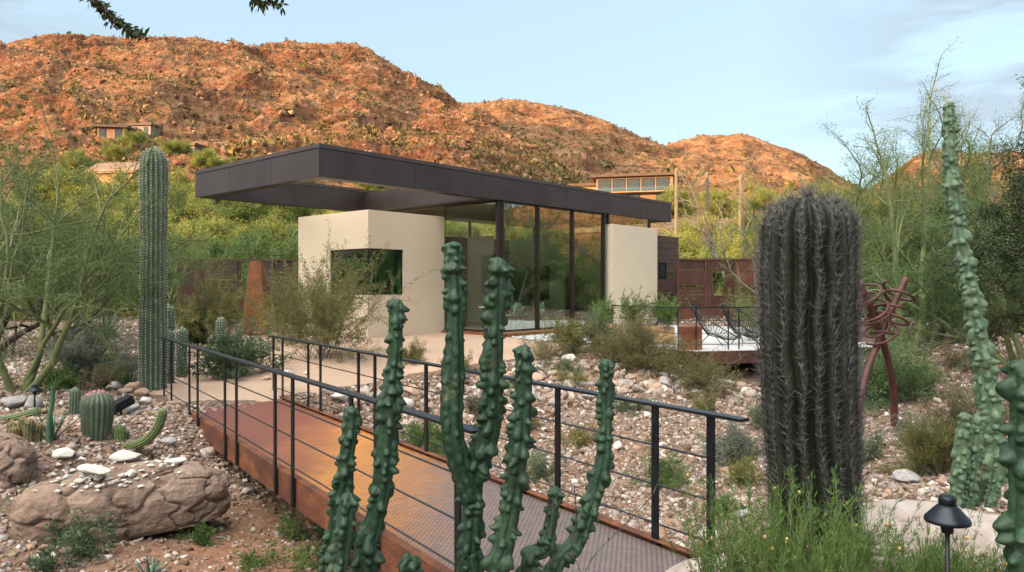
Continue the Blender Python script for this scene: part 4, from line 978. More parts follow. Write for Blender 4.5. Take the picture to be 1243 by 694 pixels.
def totem_stem(pts, r0, r1, seed, mat, parent, name='stem', ds=.005, nth=84, knob=1.0, smooth0=0.0, pitch=.038):
    r = np.random.default_rng(seed); C, s = resample(pts, ds); Ls = s[-1]; th = np.linspace(0, 2*np.pi, nth, endpoint=False)
    C = C+np.stack([noise3(s*7, seed*3.3, 0.)*.16*r1, noise3(s*7, seed*1.7, 9.)*.16*r1, s*0], 1)
    r0, r1 = r0*.78, r1*.80; Rb = r0+(r1-r0)*(s/Ls)**1.2; Rb = Rb*(1+.07*np.sin(s*r.uniform(9, 13)+r.uniform(0, 6))+.05*np.sin(s*23+seed))
    cap = np.clip((Ls-s)/(r1*1.25), 0, 1); Rb = Rb*np.sqrt(np.clip(1-(1-cap)**2, 0.003, 1))
    nr = 6; ph = r.uniform(0, 6.28)
    S, TH = np.meshgrid(s, th, indexing='ij')
    tw = ph+.5*noise3(S*2.2, seed*1.0, 0.)
    g = np.abs(np.cos((TH-tw)*nr/2))          # 1 on a rib, 0 in a groove
    k0 = sstep(smooth0, smooth0+.35, S)*.75+.25   # how knobbly
    RAD = Rb[:, None]*(.80+.20*g**.7)
    RAD = RAD*(1+.05*noise3(np.cos(TH)*2, np.sin(TH)*2, S*14+seed)+.10*noise3(np.cos(TH)*1.2+9, np.sin(TH)*1.2, S*6+seed))
    DR = np.zeros_like(RAD); BM = np.zeros_like(RAD)
    n = int(Ls/pitch*nr*.95)
    for i in range(n):
        sb = r.uniform(0, Ls-.004); rib = r.integers(nr); j = min(int(sb/ds), len(s)-1)
        tb = tw[j, 0]+2*np.pi*rib/nr+r.normal()*.16
        loc = np.clip((sb-smooth0)/.35, .3, 1) if smooth0 > 0 else 1
        a = Rb[j]*r.uniform(.30, .70)*knob*loc; sg = Rb[j]*r.choice([.34,.44,.54,.70])*r.uniform(.8, 1.15)
        lo, hi = max(0, int((sb-2*sg)/ds)), min(len(s), int((sb+2*sg)/ds)+1)
        d = S[lo:hi]-sb; ws = np.where(d < 0, sg*.8, sg*1.12)
        dt = np.angle(np.exp(1j*(TH[lo:hi]-tb)))*np.maximum(Rb[j], .02)
        e = np.clip(1-(d/ws)**2-(dt/sg)**2, 0, 1)**1.05
        BM[lo:hi] = np.maximum(BM[lo:hi], a*e)+.25*np.minimum(BM[lo:hi], a*e)
    RAD = RAD+BM; RAD = RAD*(1+.035*noise3(np.cos(TH)*4, np.sin(TH)*4, S*42+seed)+.02*noise3(np.cos(TH)*9, np.sin(TH)*9, S*90+seed)); DR = BM*.14
    for i in range(13):                        # knobs round the growing tip
        tb = 6.28*i/5+r.uniform(-.2, .2); sb = Ls-r1*r.uniform(.2, 1.5); sg = r1*r.uniform(.22,.34)
        dt = np.angle(np.exp(1j*(TH-tb)))*r1*.75; e = np.exp(-((S-sb)/sg)**2-(dt/sg)**2); RAD += r1*.17*e
    return sweep(C, np.stack([RAD, DR], -1), nth, name, mat, parent)

def spine_mesh(P, N, T, n_each, L, w, r, name, mat, parent, cone=1.0, curve=0.):
    """clusters of thin three sided spines at areoles P with normals N and tangent T"""
    P, N, T = map(np.asarray, (P, N, T)); B = np.cross(N, T); m = len(P)
    V = []; Fs = []
    ang = np.linspace(0, 2*np.pi, n_each, endpoint=False)[None, :]+r.uniform(0, 6.28, (m, 1))
    el = cone*r.uniform(.55, 1.05, (m, n_each)); el[:, 0] *= .12
    D = N[:, None, :]*np.cos(el)[..., None]+(T[:, None, :]*np.cos(ang)[..., None]+B[:, None, :]*np.sin(ang)[..., None])*np.sin(el)[..., None]
    LL = L*r.uniform(.35, 1.25, (m, n_each))*r.uniform(.7, 1.15, (m, 1)); LL[:, 0] *= 1.3; D += r.normal(size=D.shape)*.22; D /= np.linalg.norm(D, axis=2)[..., None]
    P0 = np.repeat(P[:, None, :], n_each, 1).reshape(-1, 3); D = D.reshape(-1, 3); LL = LL.reshape(-1)
    S1 = np.cross(D, r.normal(size=D.shape)); S1 /= np.linalg.norm(S1, axis=1)[:, None]; S2 = np.cross(D, S1)
    tip = P0+D*LL[:, None]+np.array([0, 0, -curve])*LL[:, None]
    c, s_ = -.5, .866
    Q = np.stack([P0+S1*w, P0+(S1*c+S2*s_)*w, P0+(S1*c-S2*s_)*w, tip], 1)
    I = np.arange(len(P0))*4
    Ft = np.concatenate([np.stack([I+a, I+b_, I+3], -1) for a, b_ in ((0,1),(1,2),(2,0))])
    return mesh_np(name, Q.reshape(-1, 3), Ft, mat, parent)
def ribbed(pts, rad, nrib, depth, mat, parent, name, seed, ds=.02, prof=None, tipr=1., sub=6, sharp=.8, areole=.035, spines=None, twist=0., wobble=0., rise=0.):
    """ribbed cactus body along pts; prof(f) multiplies the radius; spines = (count, length, width, material, cone)"""
    r = np.random.default_rng(seed); C, s = resample(pts, ds); Ls = s[-1]; nth = nrib*sub
    th = np.linspace(0, 2*np.pi, nth, endpoint=False); f = s/Ls
    Rb = rad*(np.array([prof(x) for x in f]) if prof else np.ones_like(f))
    ct = rad*tipr; cap = np.clip((Ls-s)/ct, 0, 1); Rb = Rb*np.sqrt(np.clip(1-(1-cap)**2, .004, 1))
    S, TH = np.meshgrid(s, th, indexing='ij'); tw = twist*S
    g = np.abs(np.cos((TH)*nrib/2)); wob = wobble*noise3(s*2.3, seed*5.1, 0.)+wobble*.6*noise3(s*6.1, seed*2.1, 3.); WB = wobble*noise3(S*4, np.cos(TH)*1.4+seed, np.sin(TH)*1.4)
    RAD = Rb[:, None]*(1-depth*(1-g**sharp))*(1+.03*noise3(np.cos(TH)*1.5, np.sin(TH)*1.5, S*2+seed)+.02*noise3(np.cos(TH)*4, np.sin(TH)*4, S*9+seed))
    o = sweep(C, RAD, nth, name, mat, parent, WB)
    if spines:
        cnt, L, w, sm, cone = spines; T, X, Yv = frames(C); P, N, TT = [], [], []
        dR = np.gradient(Rb, s)
        st = max(1, int(round(areole/ds)))
        for k in range(nrib):
            a = 2*np.pi*k/nrib; off = r.integers(0, st) if st > 1 else 0
            for i in range(off, len(s), st):
                aw = a+WB[i, (k*sub) % nth]; d = X[i]*np.cos(aw)+Yv[i]*np.sin(aw); n = d-T[i]*np.clip(dR[i], -6, 1); n /= np.linalg.norm(n)
                P.append(C[i]+d*RAD[i, (k*sub) % nth]*.995); N.append(n); TT.append(np.cross(np.cross(T[i], d), n))
        TT = np.array(TT); TT /= np.maximum(np.linalg.norm(TT, axis=1), 1e-6)[:, None]
        so = spine_mesh(P, N, TT, cnt, L, w, r, 'spines', sm, o if parent else None, cone, -rise)
        tag(so, kind='stuff')
    return o
def local(pts, o): return [Vector(p)-Vector(o) for p in pts]

# totem pole cactus clump in front
cb = Vector((-.02, 2.45, gz(-.02, 2.45)))
tc_ = empty('totem_cactus', cb, 0, 'knobbly green totem pole cactus clump with many stems right before the bridge', 'cactus')
def tw(px, py, Y): return W(px, py, Y)
def stem(P, r0, r1, seed, **k): return totem_stem(local(P, cb), r0, r1, seed, m_totem, tc_, **k)
gb = cb.z-.05
stem([Vector((-.42,2.40,gb)), tw(443,700,2.40), tw(453,640,2.42), tw(464,580,2.42), tw(472,500,2.42), tw(479,430,2.42), tw(482,362,2.42)], .060, .030, 1, smooth0=.3)
stem([Vector((-.6,2.5,gb)), tw(395,720,2.42), tw(407,640,2.42), tw(421,560,2.40), tw(427,493,2.40)], .047, .029, 2, smooth0=.2)
stem([Vector((-.16,2.5,gb)), Vector((-.14,2.5,1.0)), tw(568,690,2.5), tw(573,620,2.5), tw(576,572,2.5), tw(594,530,2.48), tw(598,470,2.46), tw(601,400,2.45), tw(605,312,2.45)], .052, .040, 3, smooth0=.75)
stem([tw(572,604,2.49), tw(562,575,2.47), tw(551,535,2.45), tw(549,460,2.45), tw(553,380,2.45), tw(550,293,2.45)], .048, .036, 4, smooth0=.42)
stem([Vector((.02,2.42,gb)), tw(606,720,2.35), tw(612,660,2.35), tw(626,580,2.35), tw(633,500,2.34), tw(637,418,2.33)], .056, .033, 5, smooth0=.1)
stem([Vector((.18,2.5,gb)), tw(668,720,2.55), tw(700,655,2.62), tw(722,600,2.66), tw(733,550,2.68), tw(735,490,2.7), tw(737,435,2.7)], .052, .029, 6, smooth0=.15)
stem([Vector((.10,2.52,gb)), tw(640,705,2.5), tw(661,665,2.52), tw(670,625,2.54), tw(676,590,2.55)], .044, .028, 7)
stem([Vector((-.2,2.36,gb)), tw(498,720,2.3), tw(503,674,2.3)], .06, .036, 8)
stem([Vector((-.7,2.3,gb)), tw(405,735,2.26), tw(416,660,2.26), tw(424,597,2.27)], .052, .030, 9, smooth0=.1)

# leaning totem at right and its low neighbours, and the dark one at the frame edge
p = ga(1212, 6.7); tl = empty('totem_cactus', p, 0, 'tall thin leaning totem cactus with pale green knobbly skin', 'cactus')
totem_stem(local([p+Vector((0,0,-.2)), W(1209,555,6.7), W(1199,470,6.72), W(1183,380,6.75), W(1166,290,6.8), W(1155,210,6.82), W(1152,123,6.85)], p), .115, .058, 21, m_totem_pale, tl, ds=.009, nth=72, knob=.7, pitch=.05)
p = ga(1185, 5.9); t2 = empty('totem_cactus', p, 0, 'short clump of knobbly totem stems at the foot of the leaning cactus', 'cactus')
for i, (px, py, r0) in enumerate(((1171,500,.072),(1187,505,.075),(1197,578,.05),(1214,550,.055),(1181,560,.05))):
    q = W(px, py, 5.85+.07*(i % 3)); b0 = Vector((q.x*.98, q.y+.05, p.z-.1))
    totem_stem(local([b0, b0.lerp(q, .5)+Vector((.01,0,0)), q], p), r0, r0*.7, 30+i, m_totem_pale, t2, ds=.008, nth=64, knob=.8, pitch=.05)
p = Vector((W(1243,600,2.5).x+.02, 2.5, gz(1.75, 2.5))); t3 = empty('totem_cactus', p, 0, 'thick dark knobbly totem stem close at the edge beside the path light', 'cactus')
totem_stem(local([p+Vector((0,0,-.1)), W(1247,640,2.5), W(1245,540,2.5), W(1248,470,2.5), W(1243,436,2.5)], p), .085, .06, 41, m_totem, t3, ds=.007, nth=72, knob=.95, pitch=.075)

# giant barrel cactus
p = Vector((W(981,600,4.2).x, 4.2, gz(W(981,600,4.2).x, 4.2))); bc = empty('barrel_cactus', p, 0, 'huge dark barrel cactus covered in grey hooked spines', 'cactus')
topz = CZ-(238-CY)/F*4.2-p.z
def pb(f): return .84+.17*math.sin(min(1, f/.8)*math.pi/2)
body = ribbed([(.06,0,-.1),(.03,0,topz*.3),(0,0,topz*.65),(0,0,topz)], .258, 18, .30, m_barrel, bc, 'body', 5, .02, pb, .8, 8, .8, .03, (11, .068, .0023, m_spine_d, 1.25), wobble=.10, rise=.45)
ribc = np.random.default_rng(8)
# tall saguaro at left with smaller ones beside it
def saguaro(px, py, pt, Y, r, label, seed, nrib=16, prof=None, arms=(), cat='cactus', group=None, mat=None, ds=.03, sp=True):
    q = W(px, py, Y); z0 = gz(q.x, q.y); q.z = z0; t = empty('saguaro_cactus', q, 0, label, cat, group)
    h = CZ-(pt-CY)/F*Y-z0
    ribbed([(0,0,-.1),(.0,0,h*.4),(0.01,0,h*.7),(0.01,0,h)], r, nrib, .26, mat or m_saguaro, t, 'body', seed, ds, prof, 1.25, 6, .9, max(.05, ds), (8, .034, .0042, m_spine_w, 1.2) if sp else None)
    return t
def ps(f):
    return .98-.09*math.exp(-((f-.62)/.02)**2)-.11*math.exp(-((f-.40)/.02)**2)-.06*math.exp(-((f-.78)/.02)**2)+.05*math.sin(f*9)-.12*max(0, f-.9)*5
saguaro(186, 474, 179, 13.65, .235, 'tall single saguaro with faint waists standing left of the footbridge', 3, 17, ps, ds=.025)
saguaro(204, 440, 370, 15.6, .12, 'slim young saguaro just behind the tall saguaro', 4, 13)
saguaro(220, 452, 398, 15.2, .105, 'shortest young saguaro nearest the far rail end', 5, 13)
saguaro(205, 452, 401, 14.4, .10, 'young saguaro partly hidden by the first rail posts', 6, 13)
saguaro(268, 440, 385, 17.0, .11, 'pale young saguaro rising through the grey green bush by the path', 7, 12)
for i, (px, pt, Y, lb) in enumerate(((821,203,62,'sunlit bare trunk like saguaro just right of the hillside house'), (858,208,64,'sunlit slim saguaro on the slope above the right steel screen'), (899,212,60,'sunlit slim saguaro on the slope left of the giant barrel cactus'))):
    saguaro(px, 262, pt, Y, .15, lb, 50+i, 12, ds=.12, sp=False, mat=m_gbark)

# small cacti on the rock garden at left
p = gp(117, 529); t = empty('barrel_cactus', p, 0, 'round barrel cactus with pink flower buds on top, in the gravel', 'cactus')
ribbed([(0,0,-.06),(.01,0,.25),(.02,0,.58)], .185, 18, .16, m_barrel_s, t, 'body', 11, .015, lambda f: .82+.25*math.sin(min(1, f*1.3)*1.5), 1.0, 6, .8, .03, (8, .028, .0014, m_spine, 1.2))
fm = MB(); rr_ = random.Random(3)
for i in range(26):
    a = rr_.uniform(0, 6.28); q = rr_.uniform(.03, .12); x, y, z = .02+q*math.cos(a), q*math.sin(a), .58-q*.5
    fm.tube([(x,y,z-.02),(x*1.05,y*1.05,z+.015),(x*1.12,y*1.12,z+.03)], [.008,.014,.003], 6)
fm.build('flower_buds', m_flower, t, True)
p = gp(163, 541); t = empty('torch_cactus', p, 0, 'low green torch cactus with one long arm curving up beside the boulder', 'cactus')
def tor(P, r, seed): ribbed(local(P, p), r, 11, .24, m_torch, t, 'stem', seed, .012, None, 1.1, 6, .85, .026, (7, .013, .0012, m_spine_w, 1.2))
Yt = p.y
tor([W(136,548,Yt-.05), W(131,532,Yt-.05), W(127,509,Yt-.05)], .062, 12)
tor([W(147,543,Yt), W(145,530,Yt), W(144,515,Yt)], .068, 13)
tor([W(149,540,Yt+.1), W(152,530,Yt+.1), W(153,521,Yt+.1)], .05, 14)
tor([W(146,545,Yt-.06), W(162,541,Yt-.12), W(180,532,Yt-.14), W(193,515,Yt-.12), W(199,495,Yt-.1)], .058, 15)
p = gp(90, 505); t = empty('column_cactus', p, 0, 'small upright pale column cactus left of the pink budded barrel', 'cactus')
ribbed([(0,0,-.05),(.01,0,.2),(.02,0,.42)], .075, 12, .2, m_barrel_s, t, 'stem', 16, .012, None, 1.1, 6, .85, .026, (6, .015, .0012, m_spine_w, 1.2))
p = gp(25, 534); t = empty('hedgehog_cactus', p, 0, 'low cluster of golden spined hedgehog cactus stems', 'cactus')
for i, (dx, dy, h) in enumerate(((-.1,0,.22),(0,.05,.26),(.1,0,.25),(.16,.06,.19),(-.03,-.07,.17))):
    ribbed([(dx,dy,-.04),(dx*1.05,dy,h*.5),(dx*1.15,dy,h)], .052, 10, .15, m_barrel_s, t, 'stem', 60+i, .012, None, 1.1, 6, .85, .014, (8, .026, .0014, m_spine_g, 1.2))
p = gp(20, 512); t = empty('creeping_cactus', p, 0, 'long green cactus stem lying along the gravel behind golden hedgehog cactus', 'cactus')
ribbed(local([W(-30,516,p.y-.1)+Vector((0,0,.05)), W(5,513,p.y)+Vector((0,0,.03)), W(35,505,p.y+.1)+Vector((0,0,.02)), W(50,500,p.y+.15)+Vector((0,0,.03))], p), .07, 12, .2, m_torch, t, 'stem', 18, .02, None, 1.1, 6, .85, .05, (6, .02, .0014, m_spine_w, 1.2))

def blade(m, base, d, L, w, thick, curl=.2, n=7):
    """one thick tapering succulent leaf added to MB m"""
    d = Vector(d).normalized(); side = d.cross(Vector((0,0,1)))
    side = side.normalized() if side.length > 1e-3 else Vector((1,0,0)); nrm = side.cross(d); q = Vector(base); V = []; k = 6
    for i in range(n):
        f = i/(n-1); dd = (d+Vector((0,0,1))*curl*f).normalized(); ww = w*(1-.15*(1-f))*max(.04, (1-f**2.2))*(.72+.5*math.sin(min(1,f*1.6)*math.pi)*.5)
        up = side.cross(dd)
        for (a, b) in ((-1,.25),(-.5,-.15),(0,-.3),(.5,-.15),(1,.25),(0,.0)):
            V.append(q+side*a*ww/2+up*b*thick*(1-f*.6))
        q = q+dd*L/(n-1)
    Fs = [(i*k+j, i*k+(j+1)%k, (i+1)*k+(j+1)%k, (i+1)*k+j) for i in range(n-1) for j in range(k)]
    m.add(V, Fs+[tuple(range((n-1)*k, n*k))])
def agave(name, loc, n, L, w, seed, mat, label, lean=(10, 75), curl=.25, cat='agave', th=.02):
    r = random.Random(seed); t = empty(name, loc, 0, label, cat)
    for i in range(n):
        a = i*2.399+r.uniform(-.2, .2); l = R(lean[0]+(lean[1]-lean[0])*(i/n)+r.uniform(-6, 6))
        m = MB(); blade(m, (math.cos(a)*.03, math.sin(a)*.03, 0), (math.sin(l)*math.cos(a), math.sin(l)*math.sin(a), math.cos(l)), L*r.uniform(.8, 1.1), w, th, curl)
        m.build('leaf', mat, t, True)
    return t
agave('agave', gp(155, 470), 24, .46, .062, 1, m_agave, 'green agave rosette beside the foot of the tall saguaro')
agave('agave', ga(127, 23.5), 34, .95, .13, 2, m_agave_blue, 'blue grey agave rosette on the slope behind the sage bush', (8, 80))
agave('agave', ga(108, 24.2), 26, .6, .10, 3, m_agave_blue, 'smaller blue grey agave partly behind its larger neighbour', (8, 80))
agave('aloe', gp(62, 534), 9, .50, .05, 4, m_slipper, 'spiky green aloe with one tall stem in the gravel', (0, 60), .05, 'aloe', .03)
p = gp(59, 540); sl_ = empty('slipper_plant', p, 0, 'thick upright blue green succulent stem with leafy top left of the barrel', 'succulent')
mm = MB(); mm.tube(spl([(0,0,-.05),(.0,0,.25),(.04,0,.5),(.06,0,.72)], 6), .028, 8); mm.build('stem', m_slipper, sl_, True)
mm = MB()
for i in range(26):
    a = i*2.4; l = R(20+3.2*i); blade(mm, (.06,0,.68), (math.sin(l)*math.cos(a), math.sin(l)*math.sin(a), math.cos(l)), .15, .02, .008, .2, 5)
mm.build('leaves', L_green, sl_)
agave('agave', gp(182, 700, 2., 20), 12, .2, .035, 9, m_agave, 'small bright green agave sprouting in the dirt before the boulder')
agave('agave', gp(1160, 418), 10, .35, .05, 10, m_agave, 'small green agave under the dark trunked bush at right')

# ------------------------------------------------------------------ boulders
def ico(sub):
    import bmesh
    bm = bmesh.new(); bmesh.ops.create_icosphere(bm, subdivisions=sub, radius=1); bm.verts.ensure_lookup_table()
    V = np.array([v.co[:] for v in bm.verts]); Fc = np.array([[v.index for v in f.verts] for f in bm.faces]); bm.free(); return V, Fc
IC = {k: ico(k) for k in (1, 2, 3, 4, 5, 6, 7)}
def crackfield(P, r, n, sc):
    """0 on seams between random cells, rising to 1"""
    ctr = r.uniform(-1, 1, (n, 3))*sc
    d = np.sqrt(((P[:, None, :]-ctr[None])**2).sum(-1)); d.sort(1); return np.clip((d[:, 1]-d[:, 0])/.038, 0, 1), np.clip((d[:, 1]-d[:, 0])/.30, 0, 1)
m_boulder = m_noise('brown_boulder', [(.3, (.12,.082,.062)), (.5, (.205,.145,.113)), (.7, (.31,.235,.19))], 3.2, 10, .92, bmp=1.0, bdist=.035, bscale=15, spec=.12, rgh=.74)
m_boulder_p = m_noise('pale_boulder', [(.3, (.23,.19,.165)), (.5, (.34,.295,.27)), (.7, (.46,.42,.39))], 3, 9, .9, bmp=.5, bdist=.02, bscale=20, spec=.15)
def boulder(loc, sx, sy, sz, seed, mat, label, rz=0, cracks=True, name='boulder', sub=6, power=.75):
    r = np.random.default_rng(seed); V, Fc = IC[sub]; V = V.copy()
    V = np.sign(V)*np.abs(V)**power; V /= np.linalg.norm(V, axis=1).max()*.86
    V0 = V.copy(); W_ = V0*1.0
    Q = V0*np.array([sx, sy, sz])/max(sx, sy, sz)+.12*np.stack([noise3(V0[:, 0]*3+i*7, V0[:, 1]*3, V0[:, 2]*3+seed) for i in range(3)], 1)
    rad = 1+.10*fbm(V0[:, 0]*1.3+seed, V0[:, 1]*1.3, V0[:, 2]*1.3, 4)+.018*fbm(V0[:, 0]*7+seed, V0[:, 1]*7, V0[:, 2]*7, 4)
    if cracks:
        c, c2 = crackfield(Q, r, 34, np.array([1.05, sy/sx, sz/sx])); rad = rad*(1-.09*(1-c)**1.2-.035*(1-c2)**2)
    V = V0*rad[:, None]*np.array([sx, sy, sz])
    V[:, 2] = np.where(V[:, 2] < -sz*.5, -sz*.5+(V[:, 2]+sz*.5)*.3, V[:, 2])
    o = mesh_np(name, V, Fc, mat, smooth=True); o.location = loc; o.rotation_euler = (0, 0, rz)
    tag(o, label, 'boulder'); return o
a, c = W(40, 640, 6.9), W(238, 570, 9.0)
bp = Vector(((a.x+c.x)/2+.10, 7.75, -.36)); boulder(bp, 1.04, .48, .42, 3, m_boulder, 'long rounded brown boulder with cracks at the edge of the dry wash', R(36), sub=7)
boulder(Vector((W(0,575,8).x-.35, 8.05, -.06)), .62, .42, .40, 9, m_boulder, 'brown layered boulder cut by the picture edge behind the long cracked one', R(15))
b1 = W(1130, 655, 4.6); boulder(Vector((b1.x, 4.7, b1.z-.12)), .62, .34, .30, 14, m_boulder_p, 'pale pinkish boulder behind the black path light', R(-12), True)
b1 = W(1200, 650, 4.3); boulder(Vector((b1.x+.05, 4.35, b1.z-.12)), .30, .22, .20, 15, m_boulder_p, 'pale grey boulder right of the black path light', R(20), False)
b1 = W(1060, 650, 4.9); boulder(Vector((b1.x, 4.95, b1.z-.2)), .42, .3, .24, 16, m_boulder, 'tan boulder between the giant barrel cactus and path light', R(-20), True)
b1 = W(885, 690, 3.9); boulder(Vector((b1.x, 3.95, b1.z-.2)), .34, .25, .22, 17, m_boulder_p, 'pale boulder in the lower corner near the end of the right rail', R(10), False)
b1 = W(742, 400, 19.0); boulder(Vector((b1.x, 19.15, .45)), .34, .28, .5, 18, m_tan, 'orange tan standing rock at the first terrace railing post', R(10), False)

# ------------------------------------------------------------------ loose stones
def m_stone(name, stops):
    m, nt, b = mat_new(name); g = nt.nodes.new('ShaderNodeNewGeometry')
    r = ramp(nt, stops); nt.links.new(g.outputs['Random Per Island'], r.inputs[0])
    n = noise(nt, g.outputs['Position'], 22, 6, .7); r2 = ramp(nt, [(.3, (.72,.7,.68)), (.7, (1.2,1.18,1.15))]); nt.links.new(n, r2.inputs[0])
    nt.links.new(mixc(nt, r.outputs[0], r2.outputs[0], 1., 'MULTIPLY'), b.inputs['Base Color']); b.inputs['Roughness'].default_value = .9; b.inputs['Specular IOR Level'].default_value = .2
    bump(nt, b, noise(nt, g.outputs['Position'], 60, 4), .3, .01); return m
m_gravel = m_stone('mixed_gravel', [(0, (.10,.065,.048)), (.25, (.20,.142,.108)), (.5, (.29,.22,.178)), (.62, (.23,.205,.195)), (.76, (.42,.37,.34)), (.87, (.28,.17,.115)), (.94, (.44,.41,.39)), (1, (.60,.58,.56))])
m_cobble = m_stone('pale_cobbles', [(0, (.12,.08,.06)), (.3, (.24,.17,.13)), (.55, (.31,.24,.20)), (.72, (.30,.265,.25)), (.9, (.40,.345,.30)), (1, (.56,.53,.51))])
def stones(P, size, r, name, mat, sub=0, flat=(.35, .8)):
    if sub == 0:
        import bmesh
        bm = bmesh.new(); bmesh.ops.create_cube(bm, size=1.6); bmesh.ops.bevel(bm, geom=bm.verts[:], offset=.5, affect='VERTICES'); bmesh.ops.triangulate(bm, faces=bm.faces[:])
        bm.verts.ensure_lookup_table(); V0 = np.array([v.co[:] for v in bm.verts]); F0 = np.array([[v.index for v in f.verts] for f in bm.faces]); bm.free()
    else: V0, F0 = IC[sub]
    n, k = len(P), len(V0)
    J = V0[None]+r.normal(size=(n, k, 3))*.2
    S = size[:, None]*np.stack([r.uniform(.7, 1.3, n), r.uniform(.55, 1.0, n), r.uniform(*flat, n)], 1)/2
    J = J*S[:, None, :]
    a, tx, ty = r.uniform(0, 6.28, n), r.normal(size=n)*.3, r.normal(size=n)*.3
    x, y, z = J[..., 0], J[..., 1], J[..., 2]
    z, y = z+y*tx[:, None], y-z*tx[:, None]; z, x = z+x*ty[:, None], x-z*ty[:, None]
    ca, sa = np.cos(a)[:, None], np.sin(a)[:, None]
    V = np.stack([x*ca-y*sa, x*sa+y*ca, z], -1)+np.asarray(P)[:, None, :]
    Fc = (F0[None]+(np.arange(n)*k)[:, None, None]).reshape(-1, 3)
    return mesh_np(name, V.reshape(-1, 3), Fc, mat)
HP = np.array([tuple(H(u, v).to_2d()) for u, v in ((3.2,2.3),(6.3,2.3),(6.3,-.4),(19.5,-.4),(19.5,6.5),(3.2,6.5))])
TPn = np.array(TP)
BRG = np.array([(lx(4.6), 4.6), (rx(4.9), 4.9), (rx(12.9), 12.9), (lx(12.6), 12.6)])
def scatter(n, r, r0, r1, az=(-44, 46)):
    a = np.radians(r.uniform(*az, n)); q = r0*np.exp(r.random(n)*math.log(r1/r0)); return q*np.sin(a), q*np.cos(a), q
r = np.random.default_rng(12)
x, y, q = scatter(150000, r, 2.2, 34)
bare = bareness(x, y)
keep = (pathmask(x, y) < .35) & (polydist(x, y, HP) > .0) & (polydist(x, y, TPn) > .0) & (r.random(len(x)) > bare*.86)
dens = sstep(-.35, .25, fbm(x*.55, y*.55, 9., 3)); keep &= r.random(len(x)) < .45+.55*dens
x, y, q = x[keep], y[keep], q[keep]
size = .0112*q**.55*np.exp(r.normal(size=len(x))*.45); size = np.clip(size, .008, .30)
P = np.c_[x, y, terr(x, y)+size*.05]
tag(stones(P, size, r, 'gravel', m_gravel), 'mixed tan and grey desert gravel covering the garden ground', 'gravel', kind='stuff')
# coarser broken rock: left slope, wash banks, bank under the terrace, right slope
def blob(n, cx, cy, sx, sy, s0, r):
    return np.c_[r.normal(size=n)*sx+cx, r.normal(size=n)*sy+cy], s0*np.exp(r.normal(size=n)*.42)
groups = [(1100,-9.5,15,2.2,3.2,.10),(520,-6.3,10.6,1.2,1.0,.085),(260,-4.9,9.3,.5,.8,.08),(1000,2.2,16.6,2.0,.5,.20),(420,.2,15.7,1.2,.5,.18),(260,-1.9,14.2,.8,.7,.18),(500,4.8,14.8,1.6,1.0,.10),
          (800,8.5,14,2.4,3,.085),(420,4.2,8,1.1,1.6,.06),(260,-2.9,12.0,.6,.6,.13),(450,2.0,12.6,1.3,1.0,.075),(380,1.4,9.6,.9,1.2,.065),(700,12,21,3,4,.13),(160,-3.7,11.2,.35,.7,.10),(220,2.2,6.4,.8,.9,.05),(160,-4.6,6.6,.7,.6,.05)]
PP, SS = [], []
for g_ in groups:
    a, s = blob(int(g_[0]*1.5), *g_[1:], r); PP.append(a); SS.append(s)
a, size = np.concatenate(PP), np.clip(np.concatenate(SS)*.62, .025, .30)
keep = (pathmask(a[:, 0], a[:, 1]) < .3) & (polydist(a[:, 0], a[:, 1], HP) > .0) & (polydist(a[:, 0], a[:, 1], TPn) > .0)
keep &= ~((polydist(a[:, 0], a[:, 1], BRG) < .15) & (size > .12))
a, size = a[keep], size[keep]
stn = stones(np.c_[a, terr(a[:, 0], a[:, 1])+size*.08], size, r, 'rubble', m_cobble, 0); tag(stn, 'broken pale stones along the banks of the wash', 'rubble', kind='stuff')

# individual stones people could point at
stone_src = []
for k in range(6):
    rs = np.random.default_rng(200+k); V, Fc = IC[3]; V = V.copy()
    for _ in range(9):                    # chop planes for broken faces
        nn = rs.normal(size=3); nn /= np.linalg.norm(nn); dd = V @ nn; lim = rs.uniform(.55, .85); V = V-np.maximum(dd-lim, 0)[:, None]*nn
    V = V*(1+.06*fbm(V[:, 0]*3+k, V[:, 1]*3, V[:, 2]*3, 4))[:, None]; stone_src.append((V, Fc))
m_q = m_noise('quartz_stone', [(.3, (.36,.31,.27)), (.5, (.52,.48,.44)), (.7, (.64,.61,.58))], 6, 7, .85, bmp=.4, bscale=30, spec=.25)
m_s2 = m_noise('tan_stone', [(.3, (.25,.165,.12)), (.5, (.36,.25,.19)), (.7, (.46,.34,.27))], 5, 7, .9, bmp=.4, bscale=30, spec=.2)
m_s3 = m_noise('grey_stone', [(.3, (.20,.19,.185)), (.5, (.30,.285,.28)), (.7, (.40,.385,.38))], 5, 7, .9, bmp=.4, bscale=30, spec=.2)
_cache = {}
def stone(loc, sx, sy, sz, k, mat, label, group=None, rz=0, tilt=0):
    key = (k, mat.name)
    if key not in _cache:
        o = mesh_np('stone', *stone_src[k], mat); _cache[key] = o.data
    else:
        o = bpy.data.objects.new('stone', _cache[key]); COL.objects.link(o)
    o.location = loc; o.scale = (sx, sy, sz); o.rotation_euler = (tilt, tilt*.5, rz); tag(o, label, 'stone', group); return o
